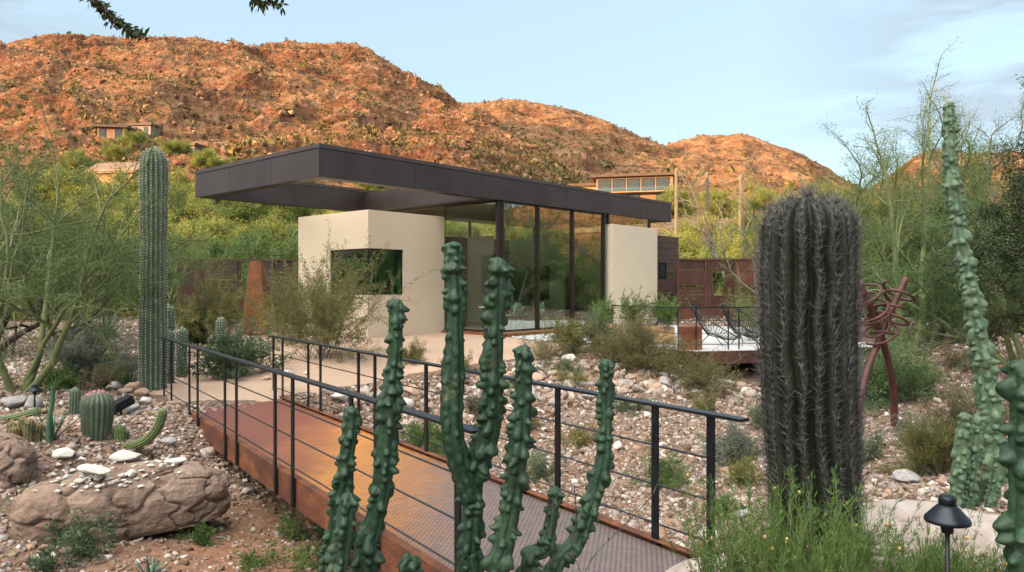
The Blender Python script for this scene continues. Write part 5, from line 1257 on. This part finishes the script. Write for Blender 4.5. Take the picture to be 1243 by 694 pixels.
# on the long boulder
def on_boulder(px, py):
    d = (W(px, py, 1)-Vector((0,0,CZ))); bpy.context.view_layer.update(); dg = bpy.context.evaluated_depsgraph_get()
    h = scene.ray_cast(dg, Vector((0,0,CZ)), d.normalized()); return h[1] if h[0] else W(px, py, 8)
rs = random.Random(6)
pts_q = [(108,577,.12),(118,580,.10),(97,585,.07),(88,572,.06),(82,580,.06),(100,575,.06),(126,590,.055),(133,582,.05),(140,586,.06),(150,578,.07),(160,576,.08),(172,572,.05),(147,590,.05),(112,590,.045),(92,592,.045),(76,590,.05),(70,584,.045),(66,577,.05),(78,572,.04),(105,592,.04),(118,596,.035),(157,586,.045),(166,582,.04),(176,578,.045),(183,566,.05),(190,560,.04),(196,566,.045),(203,558,.04),(210,565,.035),(178,562,.04),(186,575,.035)]
pts_q += [(rs.gauss(120,34), rs.gauss(583,8), rs.uniform(.02,.05)) for _ in range(44)]+[(rs.gauss(190,18), rs.gauss(563,6), rs.uniform(.02,.04)) for _ in range(16)]
for px, py, s in pts_q:
    s = s*.8
    h = on_boulder(px, py); stone(h+Vector((0,0,s*.25)), s*rs.uniform(.8,1.2), s*rs.uniform(.6,.9), s*rs.uniform(.45,.7), rs.randrange(6), m_q, 'small white quartz stone among the pale pieces strewn on the long boulder', 'quartz stones on the long boulder', rs.uniform(0, 6), rs.uniform(-.2,.2))
h = on_boulder(150, 562); stone(h+Vector((0,.05,.07)), .20, .12, .09, 2, m_q, 'largest rounded white stone with tan underside behind the long boulder', rz=.2)
h = on_boulder(112, 578); stone(h+Vector((0,.02,.06)), .21, .09, .06, 4, m_q, 'long pale wedge of quartz lying along the boulder top', rz=-.35)
h = on_boulder(214, 563); stone(h+Vector((0,0,.03)), .13, .08, .05, 1, m_q, 'flat white stone near the right end of the long boulder', rz=.5)
for i, (px, py, s, mt, lb) in enumerate(((163,474,.23,m_s2,'largest tan rock on the little pile beside the tall saguaro'),(153,478,.14,m_s2,'small orange rock on the pile left of the saguaro rocks'),(172,480,.16,m_s2,'tan rock leaning at the right of the saguaro rock pile'),(140,472,.17,m_q,'pale pink rock behind the small box spotlight'),
        (176,492,.17,m_q,'white flat rock below the saguaro rock pile'),(158,500,.15,m_s3,'grey rock right of the small box spotlight'),(78,556,.14,m_q,'white rock on gravel left of the torch cactus'),(18,494,.22,m_s3,'flat grey slab lying behind the creeping cactus'),(40,497,.2,m_s3,'second flat grey slab behind the creeping cactus, farther from the edge'),
        (500,480,.24,m_s2,'large rust tan rock behind the far handrail near the cactus stems'),(490,497,.24,m_q,'pale rounded rock behind the far handrail below the rust tan rock'),(470,485,.2,m_s3,'grey rock under the far handrail at the wash edge'),(400,478,.18,m_s3,'grey rock by the path beyond the far handrail posts'),(415,486,.2,m_q,'pale rock by the path beyond the far handrail posts'),
        (715,484,.16,m_s3,'grey rock above the cactus stem on the near wash bank'),(750,545,.14,m_q,'white block in the wash grass right of the near cactus stem'),(350,455,.12,m_q,'white stone at the path edge under the creosote bush'),(322,462,.11,m_s2,'tan stone at the path edge left of the far handrail'),(372,455,.10,m_q,'small white stone at the path edge between rail posts'),
        (205,540,.12,m_s3,'grey stone beside the tip of the curving torch cactus'),(1100,585,.14,m_s3,'bluish grey stone on the gravel right of the sculpture'),(860,655,.13,m_q,'pale stone at the foot of the last rail post'),(902,628,.10,m_s3,'grey stone on the gravel left of the giant barrel'))):
    p = gp(px, py); stone(p+Vector((0,0,s*.35)), s*rs.uniform(.9,1.15), s*rs.uniform(.65,.9), s*rs.uniform(.5,.75), i % 6, mt, lb, None, rs.uniform(0, 6), .1)
# row of stones retaining the bank under the terrace
for i in range(64):
    px = 600+i*4.6+rs.uniform(-8, 8); py = 437+rs.uniform(0, 36)+(i/64)*6; p = gp(px, py)
    if pathmask(p.x, p.y) > .3: continue
    s = rs.uniform(.12, .26); stone(p+Vector((0,0,s*.25)), s*rs.uniform(.8,1.2), s*rs.uniform(.6,.9), s*rs.uniform(.5,.8), rs.randrange(6), rs.choice((m_q, m_s2, m_s2, m_s3)), 'broken angular rock set in the bank below the concrete terrace', 'rocks set in the bank below the terrace', rs.uniform(0, 6), rs.uniform(-.3,.3))
# ------------------------------------------------------------------ shrubs
shrub('creosote_bush', ga(392, 17.4), 1, 1.35, 2.9, L_creo, 'large olive creosote bush in front of the cream corner window wall', 42, 105, .05, .017, .035, up=.05, lean=(3, 58), kids=(6,8))
shrub('creosote_bush', ga(262, 21), 2, 1.0, 2.3, L_creo, 'olive brown creosote bush left of the rust obelisk', 32, 85, .055, .018, .04, up=.04, lean=(5,60), kids=(5,7))
shrub('creosote_bush', ga(358, 20.5), 23, 1.05, 2.3, L_creo, 'olive brown creosote bush between the rust obelisk and cream wall', 32, 85, .055, .018, .04, up=.04, lean=(5,60), kids=(5,7))
shrub('bush', ga(285, 15.2), 3, .95, 1.05, L_bush, 'grey green leafy bush beside the path behind the bridge rails', 34, 60, .055, .028, .03, lean=(5, 75), kids=(5,7))
shrub('bush', ga(240, 21), 4, .95, .75, L_dkbush, 'dark green low bush before the black steel screen', 24, 60, .06, .035, .04, lean=(10, 80))
shrub('sage_bush', gp(118, 462), 5, .95, 1.0, L_sage, 'wide silvery sage bush with dusty purple tips left of the tall saguaro', 40, 75, .045, .018, .035, lean=(5, 78), kids=(6,8))
shrub('low_shrub', gp(75, 470), 6, .45, .32, L_green, 'low bright green plant under the palo verde at left', 18, 50, .05, .022, .03)
shrub('low_shrub', gp(125, 470), 7, .6, .3, L_dry, 'low straw coloured shrub in front of the sage bush', 22, 50, .05, .014, .03)
shrub('bank_shrub', ga(770, 17.3), 8, 1.5, 1.0, L_bank, 'wide sprawling brown green shrub on the bank below the terrace', 80, 60, .055, .012, .04, lean=(15, 85), kids=(6,8), up=.0)
shrub('bank_shrub', ga(695, 18.0), 9, .7, .8, L_creo, 'upright olive green shrub at the corner of the terrace below the glass', 26, 50, .06, .02, .03, lean=(3, 55))
shrub('bank_shrub', ga(722, 18.6), 24, .7, .85, L_bush, 'green brown shrub between the terrace shrubs under the tall glazing', 24, 50, .06, .02, .03, lean=(3, 55))
shrub('bank_shrub', ga(838, 16.4), 10, 1.0, .8, L_bank, 'straggly brown shrub below the orange planter block', 46, 56, .05, .012, .04, lean=(20, 85), up=.0)
shrub('bank_shrub', ga(660, 17.4), 25, .8, .6, L_bank, 'straggly dry shrub at the end of the path above the bank', 26, 40, .05, .011, .04, lean=(20, 85), up=.0)
shrub('rosemary_shrub', W(768,398,19.9)*1.0, 11, .35, 1.05, L_green, 'narrow upright green shrub against the right cream wall', 16, 60, .06, .014, .02, lean=(2, 22))
shrub('rosemary_shrub', W(808,398,19.4)*1.0, 12, .42, .95, L_green, 'fuller upright green shrub at the junction of cream wall and planks', 18, 60, .06, .014, .02, lean=(2, 28))
shrub('rosemary_shrub', W(736,400,20.6)*1.0, 26, .4, .9, L_green, 'upright green shrub before the last pane of glass', 16, 60, .06, .014, .02, lean=(2, 28))
shrub('broom_shrub', ga(914, 20.8), 13, .8, 2.0, L_palo, 'tall wispy pale green shrub in front of the right steel screen', 22, 55, .06, .012, .04, lean=(2, 35), up=.04)
shrub('bush', ga(1078, 12.2), 14, .95, 1.0, L_feath, 'soft grey green bush behind the legs of the coiled sculpture', 40, 75, .05, .014, .04, lean=(5, 78), kids=(6,8))
shrub('bush', gp(888, 563), 15, .55, .5, L_sage, 'pale grey bush behind the end of the right handrail', 30, 55, .04, .012, .03, lean=(5, 75))
shrub('broom_shrub', gp(1140, 576), 16, .34, .55, L_creo, 'yellow green broomy shrub left of the short totem clump', 30, 50, .07, .007, .02, lean=(5, 60), up=.03, along=1.4)
shrub('broom_shrub', gp(1190, 565), 27, .4, .85, L_dry, 'rusty brown broomy shrub behind the short totem clump', 28, 45, .07, .008, .02, lean=(5, 45), up=.03, along=1.4)
shrub('low_shrub', gp(1118, 538), 17, .36, .36, L_sage, 'low lavender grey shrub on the gravel right of the sculpture', 28, 50, .04, .010, .03, lean=(10, 75))
shrub('low_shrub', gp(800, 592), 18, .5, .42, L_green, 'loose green weeds in the wash behind the right handrail', 18, 30, .07, .010, .02, lean=(5, 60))
shrub('low_shrub', gp(520, 545), 19, .5, .5, L_green, 'bright green weeds growing beyond the bridge deck between cactus stems', 20, 34, .08, .012, .02, lean=(5, 65))
shrub('low_shrub', gp(500, 440), 28, .5, .45, L_creo, 'small olive bush on the granite path beside the wash', 20, 40, .05, .014, .03)
shrub('low_shrub', gp(880, 626), 20, .22, .18, L_green, 'small green seedling on the gravel right of the last rail post', 10, 16, .05, .018, .015)
weedpts = [(345,655,.3),(392,650,.34),(372,690,.3),(310,690,.25),(240,660,.2)]
for i, (px, py, s) in enumerate(weedpts):
    shrub('weed', gp(px, py), 70+i, s, s*.9, L_green, 'thin bright green weed sprouting from the reddish dirt under the bridge', 9, 16, .06, .010, .015, group='weeds in the reddish dirt', cat='weed', lean=(5,75), woodr=.004)
for i, (px, py, s) in enumerate(((62,615,.28),(95,650,.4),(120,655,.36),(75,672,.35))):
    q = gp(px, min(py+16, 690)); q = Vector((q.x, q.y-.05, q.z)); shrub('weed', q, 80+i, s*.7, s*1.05, L_bush, 'leafy green weed growing against the front of the long boulder', 6, 14, .06, .018, .02, group='weeds against the long boulder', cat='weed', lean=(5,50), woodr=.004)
for i, (px, py) in enumerate(((840,450),(700,470),(620,470),(690,455),(960,470),(905,440),(640,520),(700,540),(860,500),(930,520),(770,500),(660,580),(900,590),(580,500),(1040,560),(1120,470),(1165,450),(560,450))):
    shrub('low_shrub', gp(px, py), 90+i, rs.uniform(.3,.55), rs.uniform(.25,.5), rs.choice((L_dry, L_creo, L_bush)), 'small dry scrub plant dotted over the stony banks beyond the bridge', 14, 30, .05, .012, .03, group='small scrub on the stony banks')

# feathery green plants in the near corner
def feathery(loc, seed, r, h, n, label):
    t = empty('feathery_bush', loc, 0, label, 'shrub'); g = Grow(seed)
    P = dict(seg=[7,4], wig=[.05,.10], up=[.05,.06], kids=[(6,8)], ang=[(15,35)], len=[(.3,.45)], sides=[4,3], rr=.6, tip=.5, rmin=.0012); P['from'] = [.2]
    for k in range(n):
        a = g.r.uniform(0, 6.283); l = R(g.r.uniform(0, 26)); q = r*math.sqrt(g.r.random())
        g.branch(Vector((math.cos(a)*q, math.sin(a)*q*.7, -.05)), Vector((math.sin(l)*math.cos(a), math.sin(l)*math.sin(a), math.cos(l))), h*g.r.uniform(.56, .9), .0035, 0, P)
    g.wood('stems', m_pbark, t); g.leaves('foliage', L_feather2, t, 40, .036, .0036, .005, -.1, 1.1)
    tips = [p[-1] for p in g.twigs if g.r.random() < .05]
    if tips:
        m = MB()
        for p in tips: m.lathe([(.001,-.004),(.006,0),(.007,.007),(.002,.012)], 6, tuple(p))
        m.build('flower_heads', m_spine_g, t)['kind'] = 'stuff'
    return t
for i, (px, Y, r_, top, n, lb) in enumerate(((955,3.2,.26,598,90,'tall feathery green bush in front of the giant barrel cactus'),(1065,3.1,.22,648,50,'feathery green bush left of the path light stem'),(1190,3.05,.2,655,40,'feathery green bush right of the path light stem'),(900,3.1,.12,668,20,'wispy end of green feathery growth nearest the bridge'))):
    x = (px-CX)/F*Y; z0 = gz(x, Y); feathery((x, Y, z0), 300+i, r_, CZ-(top-CY)/F*Y-z0, n, lb)
# thin dry vine at the foot of the right totem stem
m = MB()
rv = random.Random(9)
for k in range(3):
    p0 = Vector((.10+rv.uniform(-.05,.35), 2.5+rv.uniform(-.1,.1), gz(.2, 2.5))); P = [p0]
    for i in range(9): P.append(P[-1]+Vector((rv.gauss(.015,.035), rv.gauss(0,.03), rv.uniform(.09,.16))))
    m.tube(spl(P, 4), .0016, 4)
    for q in spl(P, 3)[8::2]: m.tube([q, q+Vector((rv.gauss(0,.02), rv.gauss(0,.02), .02))], [.003,.0008], 4)
tag(m.build('dry_vine', m_dbark), 'thin dark dry stalks rising around the right totem stems', 'dry stalks')

# ------------------------------------------------------------------ trees
lfN = (40, .055, .007, .05, .25, .9)
PT1 = dict(P_spread, kids=[(3,4),(5,6),(6,8)], up=[.03,.02,.0,-.08]); PT1['from'] = [.55,.25,.1]
p = gp(20, 476); T1 = tree('palo_verde', p, 11, PT1, m_pbark, L_palo_d, (44, .06, .0075, .055, .35, .8, .55), 'nearest palo verde at left with several green trunks rising from the gravel', trunks=5, rad=.07, L0=2.5,
     dirs=[(.62,.15,1.1),(.2,.3,1.4),(-.45,.1,1.2),(.05,-.3,1.4),(.35,.4,1.2)])
p = ga(75, 22); tree('palo_verde', p, 12, P_spread, m_dbark, L_palo_d, (56, .09, .012, .08, .35, .8, .5), 'palo verde with dark arching branch behind the tripod stand', trunks=4, rad=.10, L0=2.7, lean=(10,45))
p = ga(-10, 19); tree('palo_verde', p, 31, P_spread, m_dbark, L_palo_d, (56, .085, .011, .075, .35, .8, .5), 'palo verde at the picture edge behind the nearest left tree', trunks=4, rad=.10, L0=2.6, lean=(10,45))
p = ga(203, 27); tree('palo_verde', p, 32, P_palo, m_pbark, L_palo, (36, .09, .012, .08, .3, .8), 'slim palo verde with pale green trunk behind the tall saguaro', trunks=2, rad=.09, L0=2.2, lean=(4,16))
p = ga(1104, 17); tree('palo_verde', p, 13, P_palo, m_pbark, L_palo, (46, .07, .009, .07, .1, .9), 'palo verde with forked dark green trunk behind the coiled sculpture', trunks=2, rad=.10, L0=3.0, dirs=[(-.25,.1,1.2),(.35,.1,1.2)])
p = gp(1130, 415); tree('mesquite', p, 14, dict(P_palo, up=[.02,.02,.0,-.05]), m_dbark, L_feath, (75, .075, .011, .08, .3, .8, .7), 'low rounded bushy tree with black trunks on the right slope', trunks=4, rad=.06, L0=1.3, lean=(15,42))
p = ga(1235, 13.5); tree('palo_verde', p, 15, P_spread, m_pbark, L_feath, (80, .08, .010, .075, .5, .8, .65), 'drooping feathery palo verde at the right edge behind the leaning totem', trunks=4, rad=.08, L0=1.9, lean=(20,55))
p = ga(1365, 10.5); tree('ironwood', p, 16, dict(P_spread, kids=[(4,5),(5,6),(6,8)]), m_dbark, L_mesq, (110, .055, .018, .06, .3, .8, .7), 'dark leaved ironwood reaching in from the right edge', trunks=3, rad=.10, L0=2.4, dirs=[(-.75,0,1.25),(-.4,.2,1.5),(-.1,.3,1.6)])
p = ga(1190, 24); tree('palo_verde', p, 17, P_thin, m_gbark, L_palo, (34, .075, .010, .07, .0, 1.), 'tall twiggy nearly leafless tree against the clouds at right', trunks=4, rad=.10, L0=3.6, lean=(3,16))
p = ga(1122, 27); tree('palo_verde', p, 18, P_thin, m_gbark, L_palo, (44, .075, .010, .07, .0, 1.), 'twiggy thin crowned tree left of the leaning totem top', trunks=3, rad=.09, L0=3.2, lean=(4,22))
p = ga(1035, 25); tree('palo_verde', p, 19, P_thin, m_gbark, L_palo, (36, .075, .010, .06, .0, 1.), 'thin grey twiggy tree just right of the giant barrel top', trunks=3, rad=.08, L0=2.9, lean=(6,24))
p = ga(884, 36); tree('palo_verde', p, 20, P_thin, m_gbark, L_palo, (12, .1, .011, .07, .0, 1.), 'tall wispy tree poking above the third hill', trunks=2, rad=.10, L0=4.2, lean=(2,10))
p = ga(930, 30); tree('palo_verde', p, 21, P_thin, m_gbark, L_palo_l, (14, .09, .010, .06, .1, 1.), 'thin olive tree behind the giant barrel cactus', trunks=3, rad=.09, L0=2.6, lean=(8,30))
p = ga(1062, 21); tree('palo_verde', p, 41, P_palo, m_pbark, L_palo, (85, .075, .013, .08, .15, .9, .8), 'leafy palo verde between the giant barrel cactus and the leaning totem', trunks=3, rad=.10, L0=2.6, lean=(8,30))
p = ga(1155, 20); tree('palo_verde', p, 42, P_palo, m_pbark, L_palo, (85, .075, .013, .08, .2, .9, .8), 'leafy palo verde right behind the top half of the leaning totem', trunks=3, rad=.10, L0=2.5, lean=(8,32))
# rows of trees behind the steel screens and up the slope: four crowns, copied
protos = []
for i, (lm, per, P_) in enumerate(((L_palo, 190, P_far), (L_palo, 190, P_far), (L_palo_l, 190, P_far), (L_palo_l, 180, P_far), (L_palo, 180, P_far))):
    protos.append(tree('palo_verde', (0,0,0), 400+i, P_, m_pbark, lm, (per, .16, .034, .17, .25, .7), 'x', 'tree', trunks=4, rad=.12, L0=1.9, lean=(12,50)))
spots = []
rt = random.Random(21)
def addspot(px, Y, s, k, lb, gr): spots.append((px, Y, s, k, lb, gr))
for px, Y, s in ((235,34,1.0),(275,36,1.05),(318,34,1.0),(355,37,1.1),(395,38,1.1),(190,36,1.0),(150,33,1.05),(115,38,1.15),(60,34,1.1),(20,36,1.1),(430,40,1.1)):
    addspot(px, Y, s, rt.choice((0,1,4)), 'green palo verde in the shaded row just beyond the blackened steel screen', 'shaded trees beyond the left steel screen')
for px, Y, s in ((215,52,1.15),(255,56,1.2),(300,54,1.15),(345,58,1.2),(180,58,1.2),(390,62,1.25),(440,66,1.3),(130,60,1.2),(80,62,1.25),(30,60,1.3),(500,70,1.2),(560,74,1.2),(240,74,1.3),(290,78,1.3),(330,80,1.35),(375,84,1.35),(410,78,1.3),(470,84,1.35),(200,72,1.3),(160,74,1.25),(265,88,1.4),(350,94,1.4),(430,94,1.4),(620,70,1.25),(655,76,1.2)):
    addspot(px, Y, s, rt.choice((2,3,2,3)), 'yellow green palo verde catching the sun behind the house roof and left trees', 'sunlit trees beyond the house')
for px, Y, s in ((838,44,1.0),(870,48,1.05),(905,46,1.0),(945,42,1.05),(820,54,1.05),(1000,40,1.1),(1045,38,1.1),(1085,44,1.15),(1125,38,1.1),(1170,42,1.2),(1215,36,1.15),(1255,34,1.2),(850,62,1.2),(915,62,1.2),(980,58,1.25),(1050,60,1.25),(1130,60,1.3),(1200,56,1.3)):
    addspot(px, Y, s, rt.choice((2,3,0,2)), 'olive and golden palo verde on the slope beyond the rusted steel screen', 'trees beyond the right steel screen')
for px, Y, s in ((1150,26,.9),(1205,28,1.),(1260,24,1.),(1075,28,.8),(1230,19,.8),(1310,20,1.)):
    addspot(px, Y, s, rt.choice((0,1,4)), 'green palo verde in the shade of the right slope behind the leaning totem', 'shaded trees on the right slope')
for px, Y, s in ((700,112,1.3),(752,118,1.15),(818,112,1.4)):
    addspot(px, Y, s, 2, 'yellow green tree tucked round the balcony house beyond the roof end', 'trees round the balcony house')
for px, Y, s in ((100,84,1.7),(165,86,1.5),(200,84,1.6),(130,80,1.4),(60,84,1.7)):
    addspot(px, Y, s, 2, 'big yellow green tree half hiding the ribbed tile roof at left', 'trees in front of the ribbed roof villa')
for px, Y, s in ((140,150,1.2),(215,168,1.2),(205,150,1.1),(160,162,1.2),(300,120,1.1),(250,130,1.2),(90,130,1.3),(700,140,1.4),(640,120,1.3),(590,110,1.2),(835,120,1.4),(780,132,1.1),(520,110,1.3),(450,115,1.3),(730,132,1.),(360,115,1.2),(870,105,1.4),(930,110,1.4),(990,100,1.5)):
    addspot(px, Y, s, rt.choice((2,3)), 'round yellow green tree dotted at the foot of the sunlit mountain', 'trees at the foot of the mountain')
# beyond the right edge: what the tall panes mirror
for x_, y_, s in ((22,14,.8),(27,18,.85),(30,9,.85),(34,14,.8),(26,6,.8),(38,20,.9),(42,10,.95),(20,22,.8),(33,26,.9)):
    spots.append((None, (x_, y_), s, rt.choice((0,1)), 'dense green tree beyond the right edge, mirrored in the tall panes', 'trees beyond the right edge'))
for i, (px, Y, s, k, lb, gr) in enumerate(spots):
    if px is None: loc = Vector((*Y, gz(*Y)))
    else:
        loc = ga(px, Y); 
        if Y > 94:
            a = math.degrees(math.atan2(loc.x, loc.y)); r_ = math.hypot(loc.x, loc.y)
            for az, rb, Rc, t, z in MTS:
                if az[0] <= a <= az[-1]:
                    j = int(np.clip(np.searchsorted(az, a), 0, len(az)-1)); f = (r_-rb[j])/(Rc[j]-rb[j])
                    if 0 < f < 1.1: loc.z = max(loc.z, float(np.interp(f, t, z[:, j])))
    sc_ = s*rt.uniform(.9, 1.12)
    o = dup(protos[k], loc, rt.uniform(0, 6.28), (sc_*1.15, sc_*1.15, sc_*rt.uniform(.85, 1.05)), lb, gr)
for t in protos:
    for ch in list(t.children): bpy.data.objects.remove(ch)
    bpy.data.objects.remove(t)

# mesquite over the camera whose twigs hang into the top of the view
ms = empty('mesquite', (-3.3, 1.2, gz(-3.3, 1.2)), 0, 'overhanging tree whose dark leafy twigs dip into the top of the view', 'tree'); bz = gz(-3.3, 1.2)
mw = MB(); lp, ld = [], []
def B(P, r0, r1, n=8):
    P = local(P, ms.location); q = spl(P, 8); mw.tube(q, list(np.linspace(r0, r1, len(q))), n, False); return q
B([(-3.3,1.2,bz-.1),(-3.2,1.25,1.6),(-2.9,1.5,2.9),(-2.3,2.0,3.7),(-1.2,2.6,4.1),(0,2.9,4.2)], .13, .03)
B([(-2.9,1.5,2.9),(-3.5,1.0,3.8),(-3.9,.6,4.6)], .08, .03); B([(-2.3,2.0,3.7),(-2.5,2.6,4.4),(-2.4,3.2,4.9)], .06, .02)
rv = np.random.default_rng(77)
def twig(P):
    q = B(P, .010, .003, 5); A = np.array([tuple(p) for p in q])
    for i in range(4, len(A)):
        d = A[i]-A[i-1]; d /= np.linalg.norm(d)
        for k in range(3):
            o = rv.normal(size=3); o -= d*o.dot(d); o /= np.linalg.norm(o); lp.append(A[i]+rv.normal(size=3)*.008); ld.append(d*.6+o)
for dx in (0, .05): twig([(-1.9,2.3,3.9), W(88,-40,2.9), W(112,2,2.9), W(128,14,2.9+dx), W(145,27,2.9), W(160,40,2.92-dx), W(172,43,2.95)])
twig([W(112,2,2.9), W(122,4,2.85), W(135,20,2.85), W(140,30,2.85)])
twig([(-.9,2.7,4.1), W(285,-50,3.1), W(305,-8,3.1), W(318,2,3.1), W(330,4,3.1), W(341,9,3.1)]); twig([W(305,-8,3.1), W(312,4,3.1), W(318,7,3.1)])
for k in range(60):
    a = rv.uniform(0, 6.28); c = np.array([[-3.9,.6,4.6],[-2.4,3.2,4.9],[-1.2,2.6,4.25],[-3.3,.9,4.2]])[rv.integers(4)]; e = c+rv.normal(size=3)*np.array([.5,.5,.25]); e[2] = max(e[2], 4.0)
    twig([tuple(c), tuple((c+e)/2+rv.normal(size=3)*.05), tuple(e)])
mw.build('trunk', m_dbark, ms, True)
V, q = quads(np.array(lp), np.array(ld), rv.uniform(.022,.040,len(lp)), rv.uniform(.010,.015,len(lp)), rv); mesh_np('crown', V, q, L_mesq, ms)

# ------------------------------------------------------------------ scrub and rocks on the mountains
def scrub(n, mi, T0, T1, size, name, mat, seed, az0, az1, rock=False):
    r = np.random.default_rng(seed); az, rb, Rc, t, z = MTS[mi]
    j = r.integers(max(0, np.searchsorted(az, az0)), min(len(az)-1, np.searchsorted(az, az1)), n); f = r.uniform(T0, T1, n)
    k = np.clip(np.searchsorted(t, f), 0, len(t)-1); rad = rb[j]+(Rc[j]-rb[j])*t[k]; a = np.radians(az[j])
    P = np.stack([rad*np.sin(a), rad*np.cos(a), z[k, j]], 1)
    keep = fbm(P[:, 0]/26, P[:, 1]/26, seed, 3)+r.normal(size=n)*.3 > -.12; return P[keep], r
PA, SA = [], []
for mi, n, T0, T1, s, a0, a1 in ((0, 15000, .0, 1.02, 1.0, -40, 8), (1, 5000, .0, 1.02, 1.4, -6, 17), (2, 3500, .0, 1.02, 1.5, 6, 28), (3, 3500, .0, 1.02, 1.4, 22, 80)):
    P, r = scrub(n, mi, T0, T1, s, '', None, 500+mi, a0, a1); PA.append(P); SA.append(s*np.exp(r.normal(size=len(P))*.5))
P, S = np.concatenate(PA), np.concatenate(SA); r = np.random.default_rng(9)
k = 18
off = r.normal(size=(len(P), k, 3)); off /= np.linalg.norm(off, axis=2)[..., None]; off *= (r.random((len(P), k, 1))**.4)*.5; off[..., 2] = np.abs(off[..., 2])*.9
C = (P[:, None, :]+off*S[:, None, None]).reshape(-1, 3); ss = np.repeat(S, k)
V, q = quads(C, r.normal(size=C.shape)+np.array([0,0,.5]), ss*.42, ss*.22, r)
tag(mesh_np('hillside_scrub', V, q, L_scrub), 'yellow green desert scrub dotted over the sunlit mountain', 'scrub', kind='stuff')
P, r = [], None
PA, SA = [], []
for mi, n, s, a0, a1 in ((0, 5200, 1.3, -40, 8), (1, 1500, 1.8, -6, 17), (2, 800, 1.8, 6, 28), (3, 800, 1.6, 22, 60)):
    P, r = scrub(n, mi, .0, 1.0, s, '', None, 600+mi, a0, a1); PA.append(P); SA.append(s*np.exp(r.normal(size=len(P))*.5))
P, S = np.concatenate(PA), np.concatenate(SA)
m_scree = m_stone('mountain_rock', [(0, (.05,.025,.018)), (.4, (.14,.065,.04)), (.75, (.23,.13,.08)), (1, (.34,.23,.16))])
tag(stones(P, np.clip(S*.6, .35, 2.4), r, 'scree', m_scree, 0, (.5, .9)), 'reddish boulders scattered over the mountain slopes', 'scree', kind='stuff')
# low scrub on the ground between the screens and the mountain
r = np.random.default_rng(19); x, y, q_ = scatter(5200, r, 34, 130, (-42, 42)); z = terr(x, y); S = .9*np.exp(r.normal(size=len(x))*.35)
P = np.c_[x, y, z]; off = r.normal(size=(len(P), 34, 3)); off /= np.linalg.norm(off, axis=2)[..., None]; off *= (r.random((len(P), 34, 1))**.4)*.6; off[..., 2] = np.abs(off[..., 2])
C = (P[:, None, :]+off*S[:, None, None]).reshape(-1, 3); ss = np.repeat(S, 34); V, q = quads(C, r.normal(size=C.shape)+np.array([0,0,.5]), ss*.26, ss*.09, r)
tag(mesh_np('desert_scrub', V, q, L_creo), 'low desert scrub on the slope beyond the garden', 'scrub', kind='stuff')
